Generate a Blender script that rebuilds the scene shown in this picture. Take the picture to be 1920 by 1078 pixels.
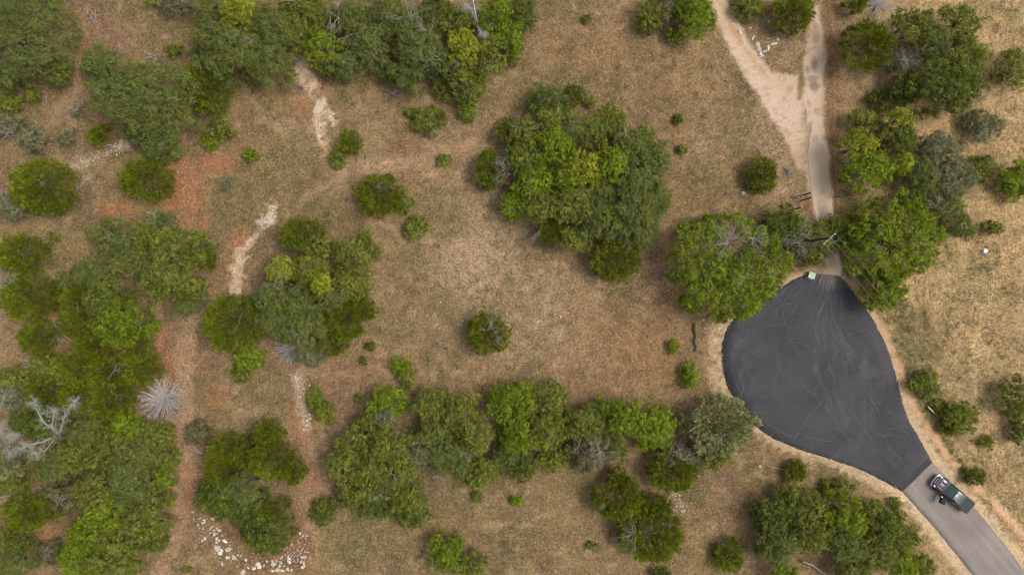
import bpy, math, random
import numpy as np
random.seed(7); RNG = np.random.default_rng(7)
for o in list(bpy.data.objects): bpy.data.objects.remove(o)
SC = bpy.context.scene; COL = SC.collection; R = math.radians

# ---------- camera: a drone looking straight down from 90 m ----------
H = 90.0; SPX = 130.0/1920.0                     # metres of ground per photograph pixel
cam = bpy.data.objects.new("drone_camera", bpy.data.cameras.new("drone_camera")); COL.objects.link(cam)
cam.location = (0, 0, H); cam.rotation_euler = (0, 0, 0)
cam.data.sensor_width = 36; cam.data.lens = 36*H/130.0; cam.data.clip_end = 8000
SC.camera = cam
# ---------- light ----------
SUN_EL, SUN_AZ = R(58), R(82)                    # azimuth clockwise from +Y
w = bpy.data.worlds.new("World"); SC.world = w; w.use_nodes = True
nt = w.node_tree; bg = nt.nodes["Background"]; sky = nt.nodes.new("ShaderNodeTexSky")
sky.sky_type = 'NISHITA'; sky.sun_disc = False; sky.sun_elevation = SUN_EL; sky.sun_rotation = SUN_AZ
sky.dust_density = 4.0; sky.air_density = 1.0; sky.ozone_density = 1.0
bg.inputs[1].default_value = 0.11; 
hs = nt.nodes.new("ShaderNodeHueSaturation"); hs.inputs["Saturation"].default_value = .45    # a thin overcast: the blue is mostly veiled
nt.links.new(sky.outputs[0], hs.inputs["Color"]); nt.links.new(hs.outputs[0], bg.inputs[0])
sl = bpy.data.lights.new("sun", 'SUN'); sl.energy = 1.22; sl.angle = R(26); sl.color = (1.0, 0.93, 0.82)
so = bpy.data.objects.new("sun", sl); COL.objects.link(so); so.location = (60, 10, 110)
so.rotation_euler = (R(90)-SUN_EL, 0, -SUN_AZ+math.pi)
SC.view_settings.view_transform = 'Standard'; SC.view_settings.look = 'None'
SC.view_settings.exposure = 0.41; SC.view_settings.gamma = 1.0
SC.cycles.pixel_filter_type = 'BLACKMAN_HARRIS'; SC.cycles.filter_width = 1.0

# ---------- helpers ----------
def W(px, py, z=0.0):
    """photograph pixel -> world point at height z"""
    k = SPX*(1-z/H)
    return np.array([(px-960)*k, (539-py)*k, z])
def tag(o, label=None, cat=None, group=None, kind=None):
    if label: o["label"] = label
    if cat: o["category"] = cat
    if group: o["group"] = group
    if kind: o["kind"] = kind
    return o
def empty(name, loc, rz=0, **k):
    o = bpy.data.objects.new(name, None); COL.objects.link(o); o.location = loc; o.rotation_euler = (0, 0, rz)
    o.empty_display_size = 0.5
    return tag(o, **k)
def link(name, me, mat, parent=None, **k):
    if mat and not me.materials: me.materials.append(mat)
    o = bpy.data.objects.new(name, me); COL.objects.link(o)
    if parent: o.parent = parent
    return tag(o, **k)
def npmesh(name, V, F, col=None, smooth=False):
    V = np.asarray(V, np.float32); F = np.asarray(F, np.int32); k = F.shape[1]
    me = bpy.data.meshes.new(name); me.vertices.add(len(V)); me.vertices.foreach_set("co", V.ravel())
    me.loops.add(F.size); me.loops.foreach_set("vertex_index", F.ravel())
    me.polygons.add(len(F)); me.polygons.foreach_set("loop_start", np.arange(0, F.size, k, dtype=np.int32))
    me.polygons.foreach_set("loop_total", np.full(len(F), k, np.int32))
    me.update(calc_edges=True)
    if smooth: me.polygons.foreach_set("use_smooth", np.ones(len(F), bool))
    if col is not None:
        a = me.color_attributes.new("tone", 'FLOAT_COLOR', 'POINT')
        c = np.ones((len(V), 4), np.float32); c[:, :3] = col; a.data.foreach_set("color", c.ravel())
    return me
def unit(a): return a/np.maximum(np.linalg.norm(a, axis=-1, keepdims=True), 1e-9)

class Tubes:
    """tapered prisms between points, gathered into one mesh"""
    def __init__(s): s.a = []; s.b = []; s.ra = []; s.rb = []
    def seg(s, p, q, r0, r1): s.a.append(p); s.b.append(q); s.ra.append(r0); s.rb.append(r1)
    def mesh(s, name, n=5, origin=(0, 0, 0)):
        A = np.array(s.a, float)-origin; B = np.array(s.b, float)-origin; ra = np.array(s.ra); rb = np.array(s.rb)
        d = unit(B-A); up = np.where(np.abs(d[:, 2:3]) > .9, np.array([[1., 0, 0]]), np.array([[0, 0, 1.]]))
        u = unit(np.cross(d, up)); v = np.cross(d, u); V = []
        for P, r in ((A, ra), (B, rb)):
            for i in range(n):
                t = 2*math.pi*i/n; V.append(P+(u*math.cos(t)+v*math.sin(t))*r[:, None])
        V = np.stack(V, 1); m = len(A); base = (np.arange(m)*2*n)[:, None, None]
        f = np.array([[i, (i+1) % n, n+(i+1) % n, n+i] for i in range(n)])[None]
        return npmesh(name, V.reshape(-1, 3), (base+f).reshape(-1, 4), smooth=True)
    def branch(s, p, d, L, r, depth, spread=.6, bend=.25, kids=3, shrink=.62, lift=0.0):
        k = 3; q = np.array(p, float); d = np.array(d, float)
        for i in range(k):
            d = d+RNG.normal(0, bend, 3)*.5; d[2] += lift; d = d/np.linalg.norm(d)
            n_ = q+d*L/k; s.seg(q, n_, r*(1-.2*i), r*(1-.2*(i+1))); q = n_
            if depth > 0 and i < k-1 and RNG.random() < .75:
                dd = unit(d+RNG.normal(0, spread, 3)); s.branch(q, dd, L*shrink, r*.5, depth-1, spread, bend, kids, shrink, lift)
        if depth > 0:
            for _ in range(kids):
                dd = unit(d+RNG.normal(0, spread, 3)); s.branch(q, dd, L*shrink, r*.42, depth-1, spread, bend, kids, shrink, lift)

# ---------- materials ----------
def mat(name, col=(.5, .5, .5), rough=.8, metal=0.0, spec=.3, noise=None, tone=False, bump=0, coat=0, transl=0):
    m = bpy.data.materials.new(name); m.use_nodes = True; n = m.node_tree; b = n.nodes["Principled BSDF"]
    b.inputs["Base Color"].default_value = (*col, 1); b.inputs["Roughness"].default_value = rough
    b.inputs["Metallic"].default_value = metal; b.inputs["Specular IOR Level"].default_value = spec
    b.inputs["Coat Weight"].default_value = coat
    src = None
    if tone:
        a = n.nodes.new("ShaderNodeAttribute"); a.attribute_name = "tone"; src = a.outputs["Color"]
    if noise:
        sc, amt = noise
        tc = n.nodes.new("ShaderNodeNewGeometry"); t = n.nodes.new("ShaderNodeTexNoise")
        t.inputs["Scale"].default_value = sc; t.inputs["Detail"].default_value = 5; n.links.new(tc.outputs["Position"], t.inputs["Vector"])
        mr = n.nodes.new("ShaderNodeMapRange"); mr.inputs[1].default_value = .3; mr.inputs[2].default_value = .7
        mr.inputs[3].default_value = 1-amt; mr.inputs[4].default_value = 1+amt; n.links.new(t.outputs[0], mr.inputs[0])
        mx = n.nodes.new("ShaderNodeVectorMath"); mx.operation = 'SCALE'
        if src: n.links.new(src, mx.inputs[0])
        else: mx.inputs[0].default_value = col
        n.links.new(mr.outputs[0], mx.inputs[3]); src = mx.outputs[0]
        if bump:
            bp = n.nodes.new("ShaderNodeBump"); bp.inputs["Strength"].default_value = bump; bp.inputs["Distance"].default_value = .05
            n.links.new(t.outputs[0], bp.inputs["Height"]); n.links.new(bp.outputs[0], b.inputs["Normal"])
    if src: n.links.new(src, b.inputs["Base Color"])
    if transl:
        tr = n.nodes.new("ShaderNodeBsdfTranslucent"); mxs = n.nodes.new("ShaderNodeMixShader"); mxs.inputs[0].default_value = transl
        if src: n.links.new(src, tr.inputs[0])
        n.links.new(b.outputs[0], mxs.inputs[1]); n.links.new(tr.outputs[0], mxs.inputs[2])
        n.links.new(mxs.outputs[0], n.nodes["Material Output"].inputs[0])
    return m
M = dict(
    leaf=mat("leaf", tone=True, rough=.8, spec=.08, noise=(3.0, .22), transl=.14),
    bark=mat("bark", (.16, .125, .10), .95, noise=(6, .3), bump=.4),
    dead=mat("dead_wood", (.39, .355, .33), .95, noise=(5, .22)),
    pale=mat("pale_dead_wood", (.45, .42, .39), .95, noise=(3, .4)),
    bleached=mat("bleached_twigs", (.66, .61, .585), .95, noise=(4, .2)),
    lichen=mat("lichen_covered_twigs", (.50, .50, .43), .95, noise=(3, .3)),
    rock=mat("limestone", tone=True, rough=.95, noise=(5, .30), bump=.5),
    grass=mat("dry_grass", tone=True, rough=.9, noise=(2, .15), transl=.2),
    jointfill=mat('joint_asphalt', (.056, .054, .059), .9, noise=(4, .2)),
    asphalt2=mat("crack_filler", (.100, .096, .101), .9, noise=(3, .3)),
    wood=mat("weathered_wood", (.13, .085, .065), .9, noise=(8, .3), bump=.3),
    polewood=mat("pole_wood", (.085, .06, .05), .9, noise=(8, .3)),
    greywood=mat("grey_log", (.30, .27, .25), .95, noise=(6, .3), bump=.4),
    steel=mat("galvanised_steel", (.45, .46, .47), .45, .7, noise=(12, .1)),
    white=mat("white_plastic", (.82, .82, .80), .5, noise=(10, .05)),
    wire=mat("aluminium_wire", (.34, .34, .33), .55, .3, noise=(10, .1)),
    greenbox=mat("pale_green_enamel", (.20, .30, .19), .5, noise=(9, .15)),
    boxtop=mat("bleached_green_lid", (.60, .68, .54), .5, noise=(6, .12)),
    yellow=mat("yellow_plastic", (.55, .42, .08), .5, noise=(9, .1)),
    moss=mat("mossy_bark", (.075, .10, .05), .95, noise=(5, .45), bump=.6),
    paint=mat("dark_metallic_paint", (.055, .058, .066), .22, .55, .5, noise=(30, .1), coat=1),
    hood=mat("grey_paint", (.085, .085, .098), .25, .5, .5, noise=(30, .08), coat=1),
    chrome=mat("chrome", (.52, .52, .55), .18, 1.0, noise=(20, .04)),
    black=mat("black_plastic", (.014, .014, .015), .55, noise=(20, .2)),
    vinyl=mat("grey_vinyl_cover", (.062, .065, .070), .75, noise=(5, .15), bump=.15),
    seat=mat("black_upholstery", (.022, .022, .024), .8, noise=(9, .2)),
    rubber=mat("tyre_rubber", (.012, .012, .012), .85, noise=(25, .2)),
    rim=mat("alloy_rim", (.5, .5, .52), .3, .9, noise=(15, .06)),
    lamp=mat("headlight_lens", (.75, .78, .80), .08, .2, .8, noise=(20, .04)),
    redlamp=mat("tail_light_lens", (.35, .02, .02), .15, 0, .6, noise=(20, .06)),
    glass=mat("green_tinted_glass", (.035, .085, .070), .06, 0, .9, noise=(3, .25), coat=1),
    seatlight=mat("white_paper", (.8, .8, .78), .7, noise=(9, .04)),
)

# ---------- value noise in numpy ----------
def vnoise(x, y, scale, seed):
    g = np.random.default_rng(seed).random((256, 256)); x = x/scale; y = y/scale
    xi = np.floor(x).astype(int); yi = np.floor(y).astype(int); fx = x-xi; fy = y-yi
    fx = fx*fx*(3-2*fx); fy = fy*fy*(3-2*fy)
    a = g[xi % 256, yi % 256]; b = g[(xi+1) % 256, yi % 256]; c = g[xi % 256, (yi+1) % 256]; d = g[(xi+1) % 256, (yi+1) % 256]
    return (a*(1-fx)+b*fx)*(1-fy)+(c*(1-fx)+d*fx)*fy
def fbm(x, y, scale, seed, o=4):
    s = 0; amp = 1; t = 0
    for i in range(o): s = s+vnoise(x+i*37, y-i*19, scale/2**i, seed+i)*amp; t += amp; amp *= .55
    return s/t
def seg_dist(x, y, pts, widths=None):
    """signed-ish distance to a polyline given in pixels (metres), minus its half width in pixels"""
    best = np.full(x.shape, 1e9); pts = [W(*p[:2])[:2] for p in pts]
    n = len(pts)
    if widths is None: widths = [0]*n
    if not hasattr(widths, '__len__'): widths = [widths]*n
    for i in range(n-1):
        (ax, ay), (bx, by) = pts[i], pts[i+1]; dx, dy = bx-ax, by-ay; L = dx*dx+dy*dy
        t = np.clip(((x-ax)*dx+(y-ay)*dy)/L, 0, 1)
        d = np.hypot(x-ax-t*dx, y-ay-t*dy)-(widths[i]*(1-t)+widths[i+1]*t)*SPX
        best = np.minimum(best, d)
    return best
def inside(x, y, poly):
    P = np.array([W(*p)[:2] for p in poly]); r = np.zeros(x.shape, bool)
    for i in range(len(P)):
        (x0, y0), (x1, y1) = P[i-1], P[i]
        if y0 == y1: continue
        r ^= ((y0 > y) != (y1 > y)) & (x < (x1-x0)*(y-y0)/(y1-y0)+x0)
    return r
def poly_dist(x, y, poly):
    d = seg_dist(x, y, list(poly)+[poly[0]]); return np.where(inside(x, y, poly), -d, d)
def sm(d, w_): return np.clip(.5-d/w_, 0, 1)            # 1 inside, fading over w_ metres

# ---------- road outlines (photograph pixels on the ground) ----------
def chaikin(p, n=2, closed=False):
    p = [np.array(q, float) for q in p]
    for _ in range(n):
        q = [] if closed else [p[0]]
        for i in range(len(p) if closed else len(p)-1):
            a, b = p[i], p[(i+1) % len(p)]; q += [a*.75+b*.25, a*.25+b*.75]
        if not closed: q.append(p[-1])
        p = q
    return [tuple(v) for v in p]
EDGE_R = chaikin([(1574, 516), (1590, 534), (1612, 562), (1636, 596), (1656, 635), (1671, 672), (1684, 718), (1692, 755), (1702, 785), (1724, 822), (1748, 867)])
EDGE_L = chaikin([(1692, 922), (1654, 900), (1607, 877), (1565, 863), (1523, 850), (1480, 836), (1440, 817), (1413, 795), (1390, 765), (1368, 735), (1356, 700), (1352, 665), (1356, 630), (1372, 600), (1398, 578), (1430, 560), (1462, 540), (1495, 520), (1525, 513)])
CUL = EDGE_R+EDGE_L
OLD_R = chaikin([(1748, 867), (1784, 903), (1822, 945), (1870, 1003), (1920, 1068), (1985, 1160), (2060, 1280), (2240, 1600)])
OLD_L = chaikin([(1692, 922), (1725, 958), (1757, 995), (1792, 1038), (1824, 1078), (1885, 1165), (1960, 1285), (2140, 1600)])
OLD = OLD_R+OLD_L[::-1]
DRIVE_L = chaikin([(1553, 516), (1546, 480), (1535, 440), (1524, 395), (1519, 360), (1512, 320), (1506, 280), (1504, 240), (1503, 200), (1503, 160), (1508, 120), (1514, 80), (1521, 45), (1528, 12)])
DRIVE_R = chaikin([(1576, 517), (1573, 480), (1568, 440), (1564, 400), (1561, 360), (1558, 320), (1553, 290), (1548, 250), (1545, 210), (1544, 170), (1547, 130), (1546, 90), (1541, 50), (1535, 12)])
DRIVE = DRIVE_L+DRIVE_R[::-1]
PAVE_L = chaikin([(1553, 516), (1546, 480), (1535, 440), (1525, 395), (1521, 360), (1516, 320), (1514, 285), (1518, 255), (1526, 215)])
PAVE_R = chaikin([(1576, 517), (1573, 480), (1567, 440), (1562, 400), (1558, 360), (1554, 320), (1549, 285), (1540, 255), (1528, 215)])
TRACK_MID = chaikin([(1325, -60), (1346, 0), (1364, 45), (1392, 95), (1425, 145), (1455, 190), (1480, 230), (1497, 270), (1507, 310)])
TRACK_W = [15, 15, 17, 20, 23, 24, 22, 18, 12]
FORK = [(1405, 122), (1440, 136), (1480, 138), (1500, 140), (1508, 160), (1507, 250), (1480, 240), (1440, 190)]
# ---------- ground: one sheet out to the horizon ----------
def axis(a, b, step, far):
    core = np.arange(a, b+1e-6, step); out = []; d = step; x = b
    while x < far: d *= 1.35; x += d; out.append(x)
    neg = []; d = step; x = a
    while x > -far: d *= 1.35; x -= d; neg.append(x)
    return np.array(neg[::-1]+list(core)+out)
def road_clear(x, y):
    d = np.minimum(poly_dist(x, y, CUL), poly_dist(x, y, OLD)); d = np.minimum(d, poly_dist(x, y, DRIVE))
    return d
def ground_z(x, y, rd=None):
    if rd is None: rd = road_clear(x, y)
    f = np.clip(rd/4.0, 0, 1); f = f*f*(3-2*f)
    return ((fbm(x, y, 11, 3, 3)-.5)*.55+(fbm(x, y, 1.3, 9, 2)-.5)*.10)*f
C_ = lambda r, g, b: np.array([(v/255/12.92 if v/255 < .04045 else ((v/255+.055)/1.055)**2.4) for v in (r, g, b)])
def ground_cols(x, y):
    """returns base colour (albedo) and mask of loose stones"""
    px = x/SPX+960; py = 539-y/SPX
    n1 = fbm(x, y, 13, 11); n2 = fbm(x, y, 4.5, 21); n3 = fbm(x, y, 1.2, 31, 3); n4 = fbm(x, y, .55, 41, 2)
    soil = C_(148, 121, 86); straw = C_(164, 140, 92); olive = C_(118, 112, 68); warm = C_(166, 134, 90); pale = C_(196, 166, 128)
    red = C_(196, 132, 88); cream = C_(226, 204, 172); white = C_(236, 226, 210)
    c = np.ones(x.shape+(3,))*soil
    def mix(col, m):
        nonlocal c
        m = np.clip(m, 0, 1)[..., None]; c = c*(1-m)+col*m
    def blob(cx, cy, rx, ry=None, soft=.6, rough=.8):
        ry = ry or rx
        d = np.hypot((px-cx)/rx, (py-cy)/ry)+(n2-.5)*rough+(n3-.5)*rough*.8
        return np.clip((1-d)/soft+.5, 0, 1)
    def line(pts, wd, soft=.8, rough=1.6):
        return sm(seg_dist(x, y, pts, wd)+(n3-.5)*rough+(n4-.5)*rough*.6, soft)
    mix(straw, (n1-.42)*4*.75); mix(olive, np.clip((n2-.50)*6, 0, 1)*.6); mix(C_(136, 104, 84), np.clip((fbm(x, y, 3.0, 301)-.52)*6, 0, 1)*.5); mix(C_(182, 150, 112), np.clip((fbm(x, y, 2.2, 311)-.56)*7, 0, 1)*.5); mix(warm, np.clip((fbm(x, y, 8, 77)-.5)*5, 0, 1)*.5)
    n25 = fbm(x, y, 24, 501, 3); mix(C_(180, 151, 114), np.clip((n25-.50)*5, 0, 1)*.45); mix(C_(138, 118, 80), np.clip((.46-n25)*5, 0, 1)*.35)
    mix(C_(200, 168, 130), np.clip((fbm(x, y, 1.6, 611, 3)-.62)*8, 0, 1)*.55); mix(C_(106, 98, 58), np.clip((fbm(x, y, .9, 621, 2)-.66)*9, 0, 1)*np.clip((n2-.38)*4, 0, 1)*.7)
    # large zones
    right = sm(-(x-W(1625, 0)[0])+(n1-.5)*8, 6); mix(C_(196, 164, 116), right*.85)
    mix(C_(128, 122, 74), right*np.clip((n2-.5)*5, 0, 1)*.35)
    mix(C_(170, 130, 90), blob(1180, 650, 150, 90)*.6); mix(C_(164, 128, 84), blob(1180, 160, 200, 140)*.45)
    for a in ((540, 310, 60, 60), (600, 385, 60, 30), (520, 740, 60, 40), (820, 450, 70, 90), (470, 350, 40, 60), (880, 560, 60, 60), (1390, 230, 22, 120), (440, 400, 50, 50)):
        mix(C_(128, 116, 72), blob(*a)*.55)
    for a in ((1720, 640, 50, 60), (1700, 740, 30, 60), (1730, 820, 30, 60), (1600, 300, 30, 90), (1580, 390, 30, 40), (660, 1010, 60, 60), (1050, 170, 90, 40)):
        mix(C_(118, 112, 62), blob(*a)*.5)
    mix(C_(206, 172, 138), blob(895, 500, 75, 55)*.75); mix(pale, blob(935, 410, 60, 60)*.5); mix(pale, blob(1010, 560, 120, 60)*.3)
    mix(pale, blob(700, 310, 70, 14)*.55); mix(pale, blob(1000, 650, 110, 50)*.25)
    mix(pale, blob(1435, 220, 26, 80)*.6); mix(pale, blob(1450, 330, 30, 50)*.45); mix(pale, blob(1480, 330, 28, 70)*.35)
    for a in ((330, 660, 40, 60), (420, 585, 20, 60), (350, 900, 45, 160), (200, 110, 60, 90), (560, 900, 40, 120), (640, 720, 60, 60)):
        mix(C_(166, 124, 98), blob(*a)*.55)
    # faint paths
    pathm = np.zeros(x.shape)
    for pts, wd, k in (([(600, 262), (612, 290), (636, 335), (662, 385), (692, 412), (760, 437), (860, 470)], 3.5, .75), ([(560, 380), (640, 330), (700, 322), (800, 312), (900, 262), (960, 180)], 3, .5), ([(1110, 300), (1240, 480), (1200, 620), (1110, 700)], 4, .2), ([(640, 318), (700, 312), (790, 300), (870, 270), (900, 235)], 7, .5),
                       ([(390, 560), (350, 630), (345, 700), (350, 790), (345, 900), (330, 1000), (300, 1078)], 16, .5), ([(520, 330), (545, 420), (460, 520)], 6, .25),
                       ([(560, 720), (570, 800), (590, 870), (575, 950), (590, 1020)], 10, .45), ([(1130, 880), (1240, 930), (1290, 960)], 8, .4), ([(130, 110), (150, 170), (100, 220)], 16, .4)):
        pm = line(pts, wd+1, .9, 1.5)*min(1, k*1.5); mix(C_(198, 160, 124), pm); pathm = np.maximum(pathm, pm) if wd < 6 else pathm
    # red and orange soil
    redm = np.zeros(x.shape)
    for a, k in (((345, 350, 40, 50), 1), ((405, 308, 36, 20), 1), ((365, 415, 25, 40), .8), ((215, 393, 38, 18), .9), ((450, 470, 12, 50), .9), ((105, 605, 30, 40), .9), ((305, 690, 26, 30), .9), ((300, 640, 18, 40), .6),
                 ((405, 745, 36, 30), .6), ((352, 905, 12, 40), .7), ((545, 1030, 42, 44), 1), ((440, 1000, 40, 36), .8), ((570, 790, 18, 30), .6), ((75, 1000, 26, 20), .8), ((490, 1050, 50, 28), .8), ((575, 170, 30, 50), .4),
                 ((350, 120, 22, 12), .8), ((590, 905, 18, 14), .7), ((550, 760, 14, 22), .5)):
        m = blob(*a)*k; redm = np.maximum(redm, m)
    brn = np.maximum(np.maximum(blob(545, 1030, 42, 44), blob(440, 1000, 40, 36)*.8), blob(490, 1050, 50, 28)*.8)
    mix(red, redm*np.clip(.3+(n4-.3)*2.6, .2, 1)*.9*(1-brn)); mix(C_(142, 100, 74), brn*.7)
    # cream limestone rubble
    crm = np.zeros(x.shape)
    for pts, wd in (([(563, 112), (572, 135), (583, 160), (592, 185), (606, 212), (622, 218), (630, 214)], [6, 12, 11, 6, 12, 9, 4]), ([(606, 212), (598, 235), (600, 258), (604, 268)], [10, 12, 9, 4]),
                    ([(512, 388), (502, 412), (494, 428), (470, 455), (452, 470), (447, 500), (443, 525), (441, 550)], [9, 12, 7, 4, 6, 9, 7, 8])):
        crm = np.maximum(crm, line(pts, wd, .45, 2.3))
    mix(C_(190, 140, 100), np.clip(crm*.5+line([(450, 440), (440, 480), (436, 540)], 12, 1.2, 2.4)*.6, 0, 1)); mix(cream, crm*np.clip(.35+(n4-.3)*3, .3, 1))
    rub = np.zeros(x.shape)
    for pts, wd in (([(130, 315), (165, 302), (200, 285), (235, 272)], 10), ([(150, 345), (180, 325)], 6), ([(558, 705), (562, 735), (568, 770), (578, 800)], [9, 11, 9, 8])):
        rub = np.maximum(rub, line(pts, wd, .8, 1.8))
    mix(C_(206, 190, 166), rub*np.clip((n4-.35)*4, 0, 1)*.9)
    # gravel shoulders of the road
    rd = np.minimum(poly_dist(x, y, CUL), poly_dist(x, y, OLD))
    sh = np.where(px > 1575, 1.15, .75); sh = np.where((px < 1370) & (py > 560) & (py < 800), 1.9, sh); sh = np.where((px > 1575) & (py < 720), .6, sh)
    sm_ = sm(rd-sh+(n3-.5)*1.9+(n4-.5)*1.2, .7); mix(C_(230, 200, 160), sm_*np.where(px < 1375, .55+(n4-.5)*1.6, .85))
    mix(C_(160, 124, 92), sm(np.abs(rd-sh-.4)-.3+(n3-.5)*.5, .5)*.3)
    # dirt side track that follows the road on its outer side
    tr = line([(1600, 530), (1650, 608), (1684, 680), (1704, 740), (1724, 779), (1746, 812), (1766, 842), (1792, 872), (1824, 905), (1857, 935), (1888, 965), (1928, 1010), (1980, 1070)], 6.5, .5, .7)
    mix(C_(222, 178, 138), tr*.95)
    # driveway dirt
    tk = sm(seg_dist(x, y, TRACK_MID, np.interp(np.linspace(0, 1, len(TRACK_MID)), np.linspace(0, 1, 9), TRACK_W))+(n3-.5)*.7+(n4-.5)*.3, .45)
    tk = np.maximum(tk, sm(poly_dist(x, y, FORK)+(n3-.5)*.8, .5))
    tk = np.maximum(tk, sm(poly_dist(x, y, DRIVE)-.05+(n3-.5)*.9, .5))
    grey = np.zeros(x.shape)
    mix(C_(224, 196, 166), tk); mix(C_(236, 206, 186), tk*np.clip((n2-.5)*6, 0, 1)*.5); mix(C_(206, 172, 136), tk*np.clip((.46-n2)*6, 0, 1)*.5)
    for a, k in (((1529, 62, 8, 20), .55), ((1527, 122, 7, 14), .8), ((1514, 131, 4, 8), .7), ((1524, 148, 10, 5), .6), ((1527, 163, 8, 9), .8), ((1510, 215, 5, 16), .6), ((1532, 210, 9, 8), .4), ((1516, 195, 3, 12), .6), ((1522, 240, 16, 12), .4), ((1526, 262, 14, 30), .6)):
        mix(C_(142, 124, 110), blob(*a)*k*tk)
    mix(C_(170, 140, 112), tk*np.clip((n4-.60)*5, 0, 1)*.5); mix(C_(110, 92, 74), line([(1510, 205), (1511, 225), (1511, 250)], .8, .2, .15)*.7)
    mid = line([(1340, -20), (1357, 20), (1378, 62), (1405, 103), (1440, 150)], 3.5, .5, 1.0); mix(C_(204, 164, 112), mid*.75)
    mix(C_(128, 108, 66), line([(1501, 138), (1501, 165), (1499, 185)], 5, .5, .8)*.85)
    strip = sm(seg_dist(x, y, [(1553, -20), (1560, 120), (1563, 300), (1575, 440)], 11)+(n3-.5)*.8, .8)*(1-tk); mix(C_(152, 112, 76), strip*.7)
    mix(C_(196, 152, 116), line([(1558, -20), (1562, 60), (1566, 160), (1567, 300), (1575, 420)], 1.2, .35, .4)*.75)
    mix(C_(150, 108, 84), line([(1514, 374), (1521, 400), (1528, 422)], 6, .4, .5)*.8)
    stone = np.clip(redm*.25+rub+crm*.5+sm_*.8+blob(900, 490, 90, 70)*.6+blob(1020, 640, 120, 60)*.7+blob(1210, 520, 60, 25)+blob(1050, 230, 120, 60)*.3+.08, 0, 1)*(1-tk*.85)
    tk0 = tk; gain = .725+.155*right+.05*tk+.16*crm+.12*rub
    tk = np.maximum(np.maximum(tk, tr*.85), np.maximum(np.maximum(sm_*.45, crm*.55), pathm*.35))
    return np.clip(c, 0, 1)*gain[..., None]*(1+(n3-.5)[..., None]*.35*(1-tk[..., None])), stone, tk
gx = axis(-74, 74, .25, 3000); gy = axis(-45, 45, .25, 3000)
X, Y = np.meshgrid(gx, gy); RD = road_clear(X, Y); Z = ground_z(X, Y, RD)
col, stone, tk = ground_cols(X, Y)
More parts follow.
